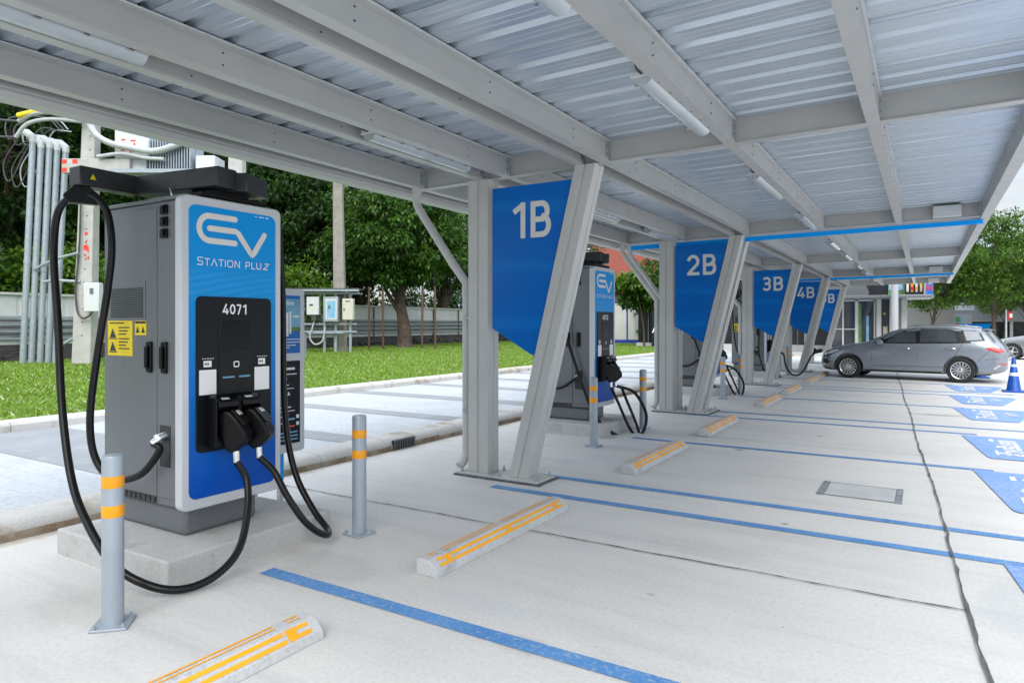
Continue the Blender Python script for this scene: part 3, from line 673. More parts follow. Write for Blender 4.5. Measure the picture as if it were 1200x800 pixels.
    for x in PX:
        for i in range(n):
            yy = ya + i * 0.25 + 0.209
            dk.box(x + 0.05, x + 0.084, yy - 0.012, yy + 0.012, rz(x) + 0.1915, rz(x) + 0.215)
    dk.build('rib_clips', 'wire_dark', root, smooth=0)['kind'] = 'stuff'
    for yc, pipe in zip(posts, [True] * len(posts)): frame_post(root, yc, pipe)
    if strip is not None:
        zz = rz(-4.5)
        mb = MB(); za, zb = rz(-4.55) - 0.005, rz(0.6) - 0.005
        ys0, ys1 = strip, strip + 0.035
        mb.add([(-4.58, ys0, za - 0.075), (0.70, ys0, zb - 0.062), (0.70, ys1, zb - 0.062), (-4.58, ys1, za - 0.075), (-4.58, ys0, za), (0.70, ys0, zb), (0.70, ys1, zb), (-4.58, ys1, za)],
               [(0, 3, 2, 1), (4, 5, 6, 7), (0, 1, 5, 4), (1, 2, 6, 5), (2, 3, 7, 6), (3, 0, 4, 7)]).build('blue_end_strip', 'blue_strip', root, smooth=0)
    return root
cA = carport('nearest white steel carport module, roof over the first charger, held by the first V post', 0.52, 11.52, (0.62, 5.65, 11.36), (0.62, 5.65, 11.36), None, 5.65)
cB = carport('middle white steel carport module with a bright blue strip along its near end', 11.60, 23.10, (11.72, 17.55, 22.94), (11.72, 17.55, 22.94), 11.60)
cC = carport('farthest white steel carport module, its blue end strip beyond the sign 4B', 23.18, 29.0, (23.30, 28.5), (23.30, 28.5), 23.18)

# junction boxes under the eaves by the beams
for yy, xx, lab in ((11.22, 0.30, 'flat grey junction box under the roof eaves before the near blue strip'), (22.80, 0.30, 'flat grey junction box under the roof eaves before the far blue strip'), (28.35, 0.30, 'flat grey junction box under the eaves at the far roof end')):
    t_ = thing('junction_box', lab, 'junction box', (xx, yy, 3.0), 0, 'junction boxes under the eaves')
    MB().box(xx - 0.21, xx + 0.13, yy - 0.07, yy + 0.07, rz(xx) + 0.012, rz(xx) + 0.17).build('box_body', 'steel_paint', t_, bevel=0.006)
    MB().box(xx - 0.20, xx + 0.12, yy - 0.076, yy - 0.07, rz(xx) + 0.025, rz(xx) + 0.16).build('box_lid', 'white_plastic', t_, bevel=0.002)

# sign panels
SIGN = [(-3.645, 2.835), (-2.77, 2.835), (-3.155, 1.21), (-3.20, 1.21), (-3.645, 1.46)]
sl = {'1B': 'nearest large blue sign panel reading 1B between its posts', '2B': 'blue sign panel reading 2B under the bright blue strip', '3B': 'blue sign panel reading 3B between the 2B and 4B signs', '4B': 'small-looking blue sign panel reading 4B left of the estate car', '5B': 'farthest blue sign panel reading 5B, half hidden behind a post'}
for txt, yc in (('1B', 5.65), ('2B', 11.36), ('3B', 17.55), ('4B', 22.94), ('5B', 28.5)):
    t_ = thing('bay_sign', sl[txt], 'sign', (-3.4, yc, 1.2), 0, 'blue bay signs hung between the V posts')
    MB().prism(SIGN, 'y', yc - 0.075, yc - 0.035).build('sign_panel', 'sign_blue', t_, smooth=0, bevel=0.003)
    stroke_text('sign_number', txt, 0.345, 0.053, 'letter_cream', lambda u, v, l, y_=yc: (-3.195 + u, y_ - 0.0765 - l, 2.325 + v), t_, gap=0.17)

# tube lights under the roof
def tube_light(x, y0, label):
    Lh = 1.32; z = rz(x) - 0.012
    t_ = thing('tube_light', label, 'ceiling light', (x, y0, z), 0, 'tube lights under the carport roof')
    zc = z + 0.03
    MB().prism([(-0.075, 0.0), (-0.065, 0.035), (0.065, 0.035), (0.075, 0.0)], 'y', 0, Lh, T=Matrix.Translation((x, y0, zc))).build('light_housing', 'white_plastic', t_, smooth=0, bevel=0.006)
    pf = [(0.06 * math.cos(a), -0.05 * math.sin(a)) for a in np.linspace(0, PI, 11)]
    MB().prism([(p[0], p[1]) for p in pf], 'y', 0.02, Lh - 0.02, T=Matrix.Translation((x, y0, zc - 0.001))).build('light_diffuser', 'lens_plastic', t_, smooth=50)
    for k in range(6):
        yy = y0 + 0.1 + k * 0.22
        for s in (-1, 1): MB().box(x + s * 0.075 - 0.007, x + s * 0.075 + 0.007, yy - 0.012, yy + 0.012, zc - 0.02, zc + 0.02).build('light_clip', 'chrome', t_, smooth=0)
    MB().tube(catmull([(x, y0, zc + 0.015), (x - 0.01, y0 - 0.06, zc + 0.03), (x + 0.02, y0 - 0.16, zc + 0.05), (x + 0.06, y0 - 0.2, zc + 0.10)], 5), 0.007, 8).build('light_cable', 'wire_dark', t_)
    MB().box(x - 0.02, x + 0.02, y0 + 0.3, y0 + 0.34, zc + 0.035, zc + 0.16).box(x - 0.02, x + 0.02, y0 + 1.0, y0 + 1.04, zc + 0.035, zc + 0.16).build('light_bracket', 'steel_galv', t_, smooth=0)
for y0, lab in ((0.78, 'tube light above the first charger at the top left'), (3.82, 'tube light above the gap between first charger and sign 1B'), (7.42, 'rear row tube light just behind the top of sign 1B'), (9.95, 'rear row tube light just in front of sign 2B')):
    tube_light(-3.64, y0, lab)
for y0, lab in ((1.50, 'tube light of the open side row nearest overhead, only its end showing'), (3.85, 'large tube light hanging on the open side purlin nearest overhead'), (6.95, 'second large tube light along the open side purlin before the blue strip'), (9.85, 'tube light of the open side row just before the near blue strip'),
                (13.2, 'tube light of the open side row just past the near blue strip'), (15.75, 'tube light of the open side row level with sign 3B'), (18.7, 'tube light of the open side row just beyond sign 3B'), (21.4, 'tube light of the open side row before the far blue strip'), (24.6, 'farthest tube light beyond the far blue strip')):
    tube_light(-1.45, y0, lab)

# ================================================================== BOLLARDS, WHEEL STOPS
def bollard0():
    t_ = thing('bollard', 'x', 'bollard', (0, 0, 0), 0, 'grey bollards beside the chargers')
    MB().lathe([(0.05, 0.012), (0.05, 0.838), (0.046, 0.848), (0.03, 0.852)], 28).build('bollard_tube', 'bollard_paint', t_)
    bp = MB().box(-0.085, 0.085, -0.085, 0.085, 0.001, 0.013).build('bollard_plate', 'bollard_paint', t_, bevel=0.003)
    for sx in (-1, 1):
        for sy in (-1, 1): MB().lathe([(0.011, 0.013), (0.011, 0.022), (0.006, 0.023), (0.006, 0.032)], 6, 0, Matrix.Translation((sx * 0.065, sy * 0.065, 0))).build('bollard_bolt', 'steel_galv', bp)
    for z in (0.545, 0.69): MB().lathe([(0.0508, z), (0.0512, z + 0.002), (0.0512, z + 0.056), (0.0508, z + 0.058)], 28).build('reflective_band', 'orange_tape', t_)
    return t_
B0 = bollard0()
for i, (x, y, lab) in enumerate(((-3.46, 1.83, 'grey bollard with orange bands nearest the camera, in front of the first charger'), (-3.46, 3.55, 'grey bollard with orange bands standing between the first charger and its wheel stop'), (-3.47, 7.58, 'grey bollard with orange bands in front of charger 4072, beside the 1B post'),
                                 (-3.46, 9.25, 'grey bollard with orange bands right of charger 4072 behind its cable loop'), (-3.46, 13.75, 'grey bollard with orange bands left of the cables behind post 2B'), (-3.46, 15.25, 'grey bollard with orange bands right of the cables behind post 2B'),
                                 (-3.46, 19.6, 'grey bollard before the fourth charger, mostly behind the 3B post'), (-3.46, 21.3, 'far grey bollard with orange bands between the 3B and 4B posts'))):
    o = B0 if i == 0 else copy_tree(B0)
    o.location = (x, y, 0); o.rotation_euler = (0, 0, R(45 if i in (0,) else random.uniform(-8, 8))); o['label'] = lab
def stop0():
    t_ = thing('wheel_stop', 'x', 'wheel stop', (0, 0, 0), 0, 'concrete wheel stops at the bay heads')
    prof = [(-0.082, 0.0), (-0.082, 0.086), (-0.068, 0.098), (0.014, 0.098), (0.074, 0.042), (0.082, 0.0)]
    MB().prism(prof, 'y', -0.86, 0.86).build('stop_block', 'stop_concrete', t_, smooth=0, bevel=0.006, seg=2)
    # painted stripes lie on the sloping faces, 2 mm proud
    st_ = MB()
    def strip(face, a, c, y0, y1):
        (xa, za), (xb, zb) = face; nx, nz_ = -(zb - za), (xb - xa); ln = math.hypot(nx, nz_); nx, nz_ = nx / ln * 0.0025, nz_ / ln * 0.0025
        if nz_ < 0: nx, nz_ = -nx, -nz_
        p = lambda f: (xa + (xb - xa) * f + nx, za + (zb - za) * f + nz_)
        q0, q1 = p(a), p(c)
        st_.quad((q0[0], y0, q0[1]), (q1[0], y0, q1[1]), (q1[0], y1, q1[1]), (q0[0], y1, q0[1]))
    top = ((-0.062, 0.098), (0.008, 0.098)); fr = ((0.018, 0.0942), (0.070, 0.0458))
    for y0, y1 in ((-0.80, -0.73), (-0.66, -0.03), (0.03, 0.66), (0.73, 0.80)):
        strip(fr, 0.08, 0.34, y0, y1); strip(fr, 0.62, 0.90, y0, y1)
        strip(top, 0.05, 0.22, y0, y1); strip(top, 0.50, 0.64, y0, y1)
    for yy in (-0.70, 0.0, 0.70): strip(fr, 0.06, 0.9, yy - 0.028, yy + 0.028)
    st_.build('stop_stripes', 'stop_orange', t_, smooth=0)
    return t_
S0 = stop0()
sl = ['wheel stop with orange stripes in the foreground below the nearest bollard', 'wheel stop with orange stripes lying across the thin joint before sign 1B', 'wheel stop with orange stripes just right of charger 4072', 'wheel stop with orange stripes before the 2B post, nearer than the post', 'wheel stop just past the 2B post in the third pair of bays', 'small-looking wheel stop beside the 3B post', 'wheel stop directly in front of the estate car', 'wheel stop under the front of the grey estate car', 'far wheel stop hidden beyond the estate car']
for i, yc in enumerate((1.42, 4.02, 7.22, 9.88, 13.58, 16.14, 19.25, 21.45)):
    o = S0 if i == 0 else copy_tree(S0)
    o.location = (-2.535, yc, 0.0); o.rotation_euler = (0, 0, random.uniform(-0.006, 0.006)); o['label'] = sl[i]

# ================================================================== CHARGERS
CH_X = -3.845
def charger(yc, number, label):
    loc = (CH_X, yc, 0)
    t_ = thing('charging_station', label, 'ev charger', loc, 0, 'ev charging stations along the row')
    o = (CH_X, yc, 0)
    def T(x, y, z): return (o[0] + x, o[1] + y, o[2] + z)
    def bx(mb, x0, x1, y0, y1, z0, z1, m=0): return mb.box(o[0] + x0, o[0] + x1, o[1] + y0, o[1] + y1, z0, z1, m)
    # cabinet
    cab = bx(MB(), -0.985, -0.07, -0.31, 0.31, 0.345, 2.285).build('cabinet', 'charger_grey', t_, bevel=0.012)
    bx(MB(), -0.95, -0.13, -0.27, 0.27, 0.162, 0.345).build('cabinet_base', 'charger_grey', t_, bevel=0.03)
    bx(MB(), -0.985, -0.07, -0.318, 0.318, 2.286, 2.312).build('cabinet_lid', 'charger_grey', t_, bevel=0.006)
    # side doors (both flanks): rear door and narrow service panel with seam
    for s in (-1, 1):
        y0, y1 = sorted((s * 0.311, s * 0.318))
        dr = bx(MB(), -0.972, -0.352, y0, y1, 0.40, 2.25).build('side_door', 'charger_grey', t_, bevel=0.003)
        bx(MB(), -0.345, -0.085, y0, y1, 0.40, 2.27).build('service_panel', 'charger_grey', t_, bevel=0.003)
        for xx in (-0.42, -0.255):
            ya, yb = sorted((s * 0.318, s * 0.336)); h_ = MB()
            bx(h_, xx - 0.028, xx + 0.028, ya, yb, 1.19, 1.39)
            ya, yb = sorted((s * 0.336, s * 0.356)); bx(h_, xx - 0.014, xx + 0.014, ya, yb, 1.22, 1.36)
            h_.build('door_handle', 'black_plastic', t_, bevel=0.006)
        kn = MB()
        for z in (2.225, 2.15, 2.075):
            ya, yb = sorted((s * 0.318, s * 0.335)); bx(kn, -0.295, -0.225, ya, yb, z - 0.03, z + 0.03)
            ya, yb = sorted((s * 0.335, s * 0.35)); bx(kn, -0.27, -0.235, ya, yb, z - 0.02, z + 0.022)
        kn.build('breaker_knobs', 'black_plastic', t_, bevel=0.004)
        vt = MB()
        ya, yb = sorted((s * 0.3185, s * 0.3215))
        bx(vt, -0.905, -0.475, ya, yb, 1.53, 1.785)
        vt.build('vent_frame', 'charger_grey', t_, bevel=0.002)
        vt = MB(); ya, yb = sorted((s * 0.3215, s * 0.3255))
        for k in range(16): bx(vt, -0.88, -0.50, ya, yb, 1.545 + k * 0.0125, 1.552 + k * 0.0125)
        vt.build('vent_louvres', 'charger_dark', t_, smooth=0)
        ya, yb = sorted((s * 0.3185, s * 0.3205))
        yl = bx(MB(), -0.925, -0.625, ya, yb, 1.29, 1.525).build('warning_label', 'yellow_sticker', t_, smooth=0)
        ink = MB(); yi = s * 0.3213
        def iq(x0, x1, z0, z1): ink.quad(T(x0, yi, z0), T(x1, yi, z0), T(x1, yi, z1), T(x0, yi, z1))
        for k, zz in enumerate((1.475, 1.453, 1.431, 1.400, 1.378, 1.356, 1.334)): iq(-0.79, -0.66 - 0.02 * (k % 3), zz, zz + 0.008)
        for zc in (1.44, 1.35):
            ink.add([T(-0.90, yi, zc - 0.03), T(-0.82, yi, zc - 0.03), T(-0.865, yi, zc + 0.035), T(-0.855, yi, zc + 0.035)], [(0, 1, 2)]); iq(-0.91, -0.81, zc - 0.04, zc - 0.033)
        iq(-0.90, -0.72, 1.505, 1.513)
        ink.build('label_print', 'sticker_ink', yl, smooth=0)
        yl = bx(MB(), -0.595, -0.465, ya, yb, 1.43, 1.525).build('hazard_label', 'yellow_sticker', t_, smooth=0)
        ink = MB(); iq(-0.59, -0.47, 1.505, 1.521)
        ink.add([T(-0.585, yi, 1.445), T(-0.54, yi, 1.445), T(-0.5625, yi, 1.49)], [(0, 1, 2)]); ink.add([T(-0.52, yi, 1.445), T(-0.478, yi, 1.445), T(-0.499, yi, 1.49)], [(0, 1, 2)])
        ink.build('label_print', 'sticker_ink', yl, smooth=0)
    # louvred foot vent
    ft = MB()
    for k in range(10): bx(ft, -0.90 + k * 0.055, -0.86 + k * 0.055, -0.323, -0.318, 0.355, 0.395)
    ft.build('foot_vent', 'charger_dark', t_, smooth=0)
    # cable gland pocket on the near flank
    bx(MB(), -0.31, -0.20, -0.322, -0.318, 0.60, 0.86).build('gland_pocket', 'charger_dark', t_, smooth=0)
    MB().tube([T(-0.25, -0.315, 0.80), T(-0.258, -0.35, 0.79), T(-0.272, -0.392, 0.752)], 0.026, 12).tube([T(-0.259, -0.352, 0.788), T(-0.265, -0.368, 0.775)], 0.033, 8).build('cable_gland', 'chrome', t_)
    # front plate
    MB().prism([(o[1] + a, c) for a, c in rrect(-0.372, 0.372, 0.352, 2.298, 0.045)], 'x', o[0] - 0.07, o[0] - 0.004).build('front_frame', 'silver_frame', t_, smooth=30, bevel=0.008)
    # slot for the blue graphic
    MB().prism([(o[1] + a, c) for a, c in rrect(-0.322, 0.322, 0.418, 2.242, 0.05)], 'x', o[0] - 0.006, o[0] + 0.0).build('front_graphic', 'charger_blue', t_, smooth=30)
    # logo
    lg = MB(); xx = 0.003; r_ = 0.0185
    def stroke(pts, rr=r_):
        P = [Vector((0, a, c)) for a, c in pts]
        n = len(P); lft = []; rgt = []
        for i in range(n):
            d = (P[min(i + 1, n - 1)] - P[max(i - 1, 0)]).normalized(); nn = Vector((0, -d.z, d.y))
            if 0 < i < n - 1:
                d1 = (P[i] - P[i - 1]).normalized(); nn1 = Vector((0, -d1.z, d1.y)); k = 1 / max(0.5, nn.dot(nn1))
            else: k = 1
            lft.append(P[i] + nn * rr * k); rgt.append(P[i] - nn * rr * k)
        d = (P[-1] - P[-2]).normalized(); a0 = math.atan2(d.z, d.y)
        cap1 = [P[-1] + Vector((0, math.cos(a0 + a), math.sin(a0 + a))) * rr for a in np.linspace(PI / 2, -PI / 2, 8)[1:-1]]
        d = (P[0] - P[1]).normalized(); a1 = math.atan2(d.z, d.y)
        cap0 = [P[0] + Vector((0, math.cos(a1 + a), math.sin(a1 + a))) * rr for a in np.linspace(PI / 2, -PI / 2, 8)[1:-1]]
        vs = [T(xx, p.y, p.z) for p in lft + rgt]
        fs = [(i, n + i, n + i + 1, i + 1) for i in range(n - 1)]
        lg.add(vs, fs)
        for cap, a_, b2 in ((cap1, lft[-1], rgt[-1]), (cap0, rgt[0], lft[0])):
            ring = [a_] + cap + [b2]
            lg.add([T(xx, p.y, p.z) for p in ring], [tuple(range(len(ring)))])
    arc = [(-0.185 - 0.072 * math.sin(a), 2.105 + 0.078 * math.cos(a)) for a in np.linspace(0, PI, 17)]
    stroke([(0.0, 2.183)] + arc + [(0.0, 2.027)])
    stroke([(-0.185, 2.105), (0.005, 2.105), (0.024, 2.094), (0.118, 1.972), (0.130, 1.964), (0.142, 1.972), (0.228, 2.105)])
    lg.build('logo', 'letter_cream', t_, smooth=0)
    stroke_text('wordmark', 'STATION PLU', 0.046, 0.0060, 'letter_white', lambda u, v, l: T(0.0022 + l, u - 0.034, 1.869 + v), t_, width=0.472, gap=0.17, cap=1.12)
    stroke_text('wordmark_tail', 'Z', 0.046, 0.0085, 'letter_cream', lambda u, v, l: T(0.0022 + l, u + 0.236 + v * 0.22, 1.869 + v), t_, width=0.042)
    MB().quad(T(0.003, 0.15, 2.222), T(0.003, 0.17, 2.222), T(0.003, 0.17, 2.226), T(0.003, 0.15, 2.226)).quad(T(0.003, 0.185, 2.221), T(0.003, 0.222, 2.221), T(0.003, 0.222, 2.227), T(0.003, 0.185, 2.227)).quad(T(0.003, 0.235, 2.221), T(0.003, 0.262, 2.221), T(0.003, 0.262, 2.227), T(0.003, 0.235, 2.227)).build('small_print', 'letter_white', t_, smooth=0)
    # black user panel
    bp = MB().prism([(o[1] + a, c) for a, c in rrect(-0.278, 0.278, 0.70, 1.675, 0.035)], 'x', o[0] - 0.003, o[0] + 0.010).build('user_panel', 'black_panel', t_, smooth=30, bevel=0.003)
    bx(MB(), 0.0102, 0.013, -0.125, 0.125, 1.075, 1.55).build('display_surround', 'black_plastic', t_, bevel=0.002)
    bx(MB(), 0.0132, 0.0145, -0.105, 0.105, 1.325, 1.53).build('display', 'screen', t_, smooth=0)
    stroke_text('unit_number', number, 0.066, 0.0108, 'letter_white', lambda u, v, l: T(0.0112 + l, u - 0.01, 1.565 + v), t_, gap=0.14)
    ring = MB(); pr = rrect(-0.022, 0.022, 1.222, 1.262, 0.012, 4); pi_ = rrect(-0.015, 0.015, 1.229, 1.255, 0.009, 4); n = len(pr)
    ring.add([T(0.0155, a, c) for a, c in pr] + [T(0.0155, a, c) for a, c in pi_], [(i, (i + 1) % n, n + (i + 1) % n, n + i) for i in range(n)])
    ring.build('start_button', 'letter_white', t_, smooth=0)
    bx(bx(MB(), 0.0135, 0.016, -0.10, -0.015, 1.155, 1.166), 0.0135, 0.016, 0.02, 0.105, 1.155, 1.166).build('status_lamps', 'led_cyan', t_, smooth=0)
    for y0 in (-0.262, 0.142):
        bx(MB(), 0.0102, 0.0115, y0, y0 + 0.118, 1.06, 1.215).build('white_card', 'letter_white', t_, smooth=0)
        cd = bx(MB(), 0.0102, 0.0115, y0 + 0.03, y0 + 0.085, 1.232, 1.272).build('plug_card', 'letter_white', t_, smooth=0)
        q = MB()
        for k in range(3): q.quad(T(0.0121, y0 + 0.036 + k * 0.011, 1.246), T(0.0121, y0 + 0.044 + k * 0.011, 1.246), T(0.0121, y0 + 0.044 + k * 0.011, 1.258), T(0.0121, y0 + 0.036 + k * 0.011, 1.258))
        q.build('card_print', 'sticker_ink', cd, smooth=0)
        q = MB()
        for k in range(5): q.quad(T(0.0121, y0 + 0.02 + k * 0.017, 1.283), T(0.0121, y0 + 0.03 + k * 0.017, 1.283), T(0.0121, y0 + 0.03 + k * 0.017, 1.288), T(0.0121, y0 + 0.02 + k * 0.017, 1.288))
        q.build('plug_caption', 'letter_white', t_, smooth=0)
    # connector holsters and guns
    for yy in (-0.135, 0.035):
        hp = [(0.0, 0.735), (0.0, 1.055), (0.085, 1.045), (0.125, 1.02), (0.128, 0.985), (0.055, 0.975), (0.04, 0.83), (0.085, 0.76), (0.085, 0.735)]
        ho = MB().prism([(o[0] + 0.010 + a, c) for a, c in hp], 'y', o[1] + yy - 0.072, o[1] + yy + 0.072).build('holster', 'black_plastic', t_, bevel=0.006)
        MB().box(o[0] + 0.01, o[0] + 0.118, o[1] + yy - 0.083, o[1] + yy - 0.074, 0.735, 1.045).box(o[0] + 0.01, o[0] + 0.118, o[1] + yy + 0.074, o[1] + yy + 0.083, 0.735, 1.045).build('holster_cheek', 'black_plastic', ho, bevel=0.004)
        MB().quad(T(0.105, yy - 0.045, 1.0425), T(0.125, yy - 0.045, 1.032), T(0.125, yy + 0.01, 1.032), T(0.105, yy + 0.01, 1.0425)).build('holster_label', 'white_plastic', ho, smooth=0)
        gp = [(0.045, 0.93), (0.075, 0.965), (0.125, 0.955), (0.185, 0.885), (0.225, 0.815), (0.222, 0.765), (0.165, 0.715), (0.125, 0.69), (0.09, 0.72), (0.06, 0.80)]
        GT = Matrix.Translation((o[0] + 0.03, o[1] + yy, 0)) @ Matrix.Rotation(R(30), 4, 'Z')
        gu = MB().prism([(a - 0.03, c) for a, c in gp], 'y', -0.062, 0.062, T=GT).build('connector_gun', 'black_plastic', t_, bevel=0.016, seg=3)
        rb_ = MB()
        for k in range(4): rb_.box(-0.003, 0.003, -0.045 + k * 0.028, -0.033 + k * 0.028, -0.06, 0.06, 0, GT @ Matrix.Translation((0.138, 0, 0.918)) @ Matrix.Rotation(R(-42), 4, 'Y'))
        rb_.build('gun_ribs', 'rubber', gu, smooth=0)
        MB().box(-0.003, 0.003, -0.01, 0.035, -0.018, 0.018, 0, GT @ Matrix.Translation((0.122, 0, 0.943)) @ Matrix.Rotation(R(-48), 4, 'Y')).build('gun_label', 'white_plastic', gu, smooth=0)
        MB().tube([GT @ Vector((0.105, 0, 0.70)), GT @ Vector((0.107, 0, 0.665)), GT @ Vector((0.109, 0, 0.63))], 0.023, 12).build('gun_gland', 'chrome', gu)
    # cable boom on the roof
    def hb(mb, pts, wd, z0, z1):
        (ax, ay), (cx, cy) = pts; d = Vector((cx - ax, cy - ay, 0)).normalized(); n = Vector((-d.y, d.x, 0)) * wd / 2
        p = [(ax + n.x, ay + n.y), (cx + n.x, cy + n.y), (cx - n.x, cy - n.y), (ax - n.x, ay - n.y)]
        return mb.prism([(o[0] + a, o[1] + c) for a, c in p], 'z', z0, z1)
    hb(MB(), ((-0.80, -0.16), (-0.02, -0.04)), 0.16, 2.385, 2.515).build('boom_arm', 'charger_dark', t_, bevel=0.008)
    hb(MB(), ((-0.80, -0.19), (-0.785, -0.60)), 0.13, 2.385, 2.51).build('boom_elbow', 'charger_dark', t_, bevel=0.008)
    hb(MB(), ((-0.03, 0.03), (-0.16, 0.30)), 0.15, 2.375, 2.50).build('boom_counter_arm', 'charger_dark', t_, bevel=0.01)
    bx(bx(MB(), -0.45, -0.06, -0.20, 0.30, 2.313, 2.345), -0.32, -0.12, -0.1, 0.2, 2.345, 2.383).build('boom_mount', 'black_plastic', t_, bevel=0.006)
    MB().add([T(-0.7185, -0.54, 2.43), T(-0.7185, -0.50, 2.43), T(-0.7185, -0.52, 2.465)], [(0, 1, 2)]).build('boom_warning', 'yellow_sticker', t_, smooth=0)
    MB().tube(catmull([T(-0.20, -0.305, 2.30), T(-0.21, -0.31, 2.34), T(-0.24, -0.30, 2.36)], 4), 0.008, 6).build('lifting_eye', 'chrome', t_)
    # cable saddle hanging from the elbow end
    MB().prism([(-0.082, 2.272), (-0.105, 2.318), (-0.045, 2.386), (0.035, 2.386), (0.105, 2.325), (0.088, 2.272)], 'x', -0.036, 0.036, T=Matrix.Translation((o[0] - 0.771, o[1] - 0.561, 0)) @ Matrix.Rotation(R(-25), 4, 'Z')).build('cable_saddle', 'black_plastic', t_, bevel=0.008)
    return t_
def cable(t_, pts, r=0.0225, sub=8):
    return MB().tube(catmull(pts, sub), r, 14).build('charging_cable', 'rubber', t_)
def plinth(yc, label):
    mb = MB().prism([(-4.86, yc - 0.60), (-3.64, yc - 0.59), (-3.66, yc + 0.66), (-4.86, yc + 0.64)], 'z', -0.02, 0.162)
    p = mb.build('charger_plinth', 'plinth_concrete', None, smooth=0, bevel=0.014, seg=3); tag(p, label, 'plinth', 'concrete plinths under the chargers'); return p
plinth(2.81, 'low concrete plinth under the nearest charger 4071')
plinth(8.78, 'low concrete plinth under charger 4072 behind post 1B')
plinth(14.7, 'low concrete plinth under the third charger behind post 2B')
plinth(20.5, 'low concrete plinth under the fourth charger behind post 3B')

ch1 = charger(2.81, '4071', 'nearest tall grey charger with blue front numbered 4071')
c1p = [CH_X + 0.1244, 2.81 + -0.0805, 0.635]
cable(ch1, [c1p, spot(289, 562, 4.28), spot(290, 600, 4.18), spot(279, 645, 4.02), spot(250, 676, 3.86), spot(210, 690.5, 3.73), spot(170, 684, 3.68), spot(132, 660, 3.72), spot(102, 612, 3.85), spot(84, 562, 4.0), spot(73, 480, 4.15), spot(68, 380, 4.25), spot(63, 300, 4.3), spot(67, 252, 4.31), spot(80, 233, 4.32),
            spot(96, 228, 4.33), spot(113, 232, 4.34), spot(126, 250, 4.35), spot(131, 290, 4.35), spot(126, 340, 4.35), spot(115, 410, 4.35), spot(106, 480, 4.34), spot(108, 524, 4.32), spot(121, 552, 4.30), spot(142, 562, 4.27), spot(164, 556, 4.24), spot(178, 542, 4.22), spot(187, 526, 4.205), (CH_X - 0.272, 2.81 - 0.385, 0.755)])
cable(ch1, [[CH_X + 0.1244, 2.81 + 0.0895, 0.635], spot(321, 552, 4.42), spot(336, 580, 4.40), spot(355, 608, 4.42), spot(371, 622, 4.48), spot(383, 626.5, 4.56), spot(384, 620, 4.66), spot(368, 598, 4.76), spot(349, 562, 4.84), spot(338, 520, 4.90), spot(333, 470, 4.95), spot(332, 420, 5.0), spot(331, 340, 5.03), spot(326, 262, 5.0)])
ch2 = charger(8.78, '4072', 'second tall grey charger with blue front numbered 4072, right of post 1B')
dd = 9.35
gA = (CH_X + 0.1244, 8.78 + -0.0805, 0.635); gB = (CH_X + 0.1244, 8.78 + 0.0895, 0.635)
cable(ch2, [gB, spot(741, 458, 9.6), spot(752, 472, 9.5), spot(757.5, 488, 9.4), spot(754, 505, 9.3), spot(744, 513.5, 9.25), spot(728, 512, 9.2), spot(708, 500, 9.18), spot(694, 480, 9.2), spot(683, 452, 9.25), spot(672, 420, 9.3), spot(661, 385, 9.35), spot(655, 350, 9.38), (CH_X - 0.83, 8.78 - 0.66, 2.1), (CH_X - 0.81, 8.78 - 0.63, 2.28), (CH_X - 0.771, 8.78 - 0.561, 2.335), (CH_X - 0.73, 8.78 - 0.49, 2.28), (CH_X - 0.72, 8.78 - 0.46, 1.9), (CH_X - 0.86, 8.78 - 0.46, 1.2), (CH_X - 0.80, 8.78 - 0.46, 0.75), (CH_X - 0.66, 8.78 - 0.46, 0.62), (CH_X - 0.45, 8.78 - 0.44, 0.63), (CH_X - 0.272, 8.78 - 0.385, 0.755)], 0.022)
cable(ch2, [gA, spot(726, 475, 9.45), spot(736, 498, 9.36), spot(745, 511, 9.3), spot(749, 508, 9.34), spot(744, 492, 9.42), spot(734, 468, 9.5), spot(729, 455, 9.56)], 0.020)
ch3 = copy_tree(ch2); ch3.location.y = 14.7; ch3['label'] = 'third grey charger, mostly behind the 2B post, cables looping out right'
ch4 = copy_tree(ch2, None, ('charging_cable',)); ch4.location.y = 20.5; ch4['label'] = 'fourth grey charger showing under the 3B sign, plugged into the estate car'
for cc, nn in ((ch3, 'letter'), (ch4, 'letter')):      # the far units carry numbers too small to read
    for k in list(bpy.data.objects):
        if k.parent == cc and k.name.startswith('unit_number'): bpy.data.objects.remove(k)
bpy.context.view_layer.update()
oy = 20.5
cable(ch4, [(CH_X + 0.1244, oy + 0.0895, 0.635), spot(917.5, 414, 19.25), spot(920.5, 427, 19.2), spot(926, 437, 19.1), spot(933, 439.5, 19.1), spot(940, 436, 19.1), spot(946.5, 425, 19.2), spot(951, 417, 19.25), spot(956, 412.5, 19.3)], 0.024)
cable(ch4, [(CH_X + 0.1244, oy + -0.0805, 0.635), spot(908, 425, 19.2), spot(913, 440, 19.1), spot(917, 443, 19.0), spot(910, 444, 18.95), spot(900, 440, 19.0), spot(893, 428, 19.1), spot(889, 410, 19.2), spot(887, 380, 19.3), (CH_X - 0.86, oy - 0.56, 2.33), (CH_X - 0.92, oy - 0.47, 1.9), (CH_X - 0.80, oy - 0.46, 0.75), (CH_X - 0.45, oy - 0.44, 0.63), (CH_X - 0.272, oy - 0.385, 0.755)], 0.022)

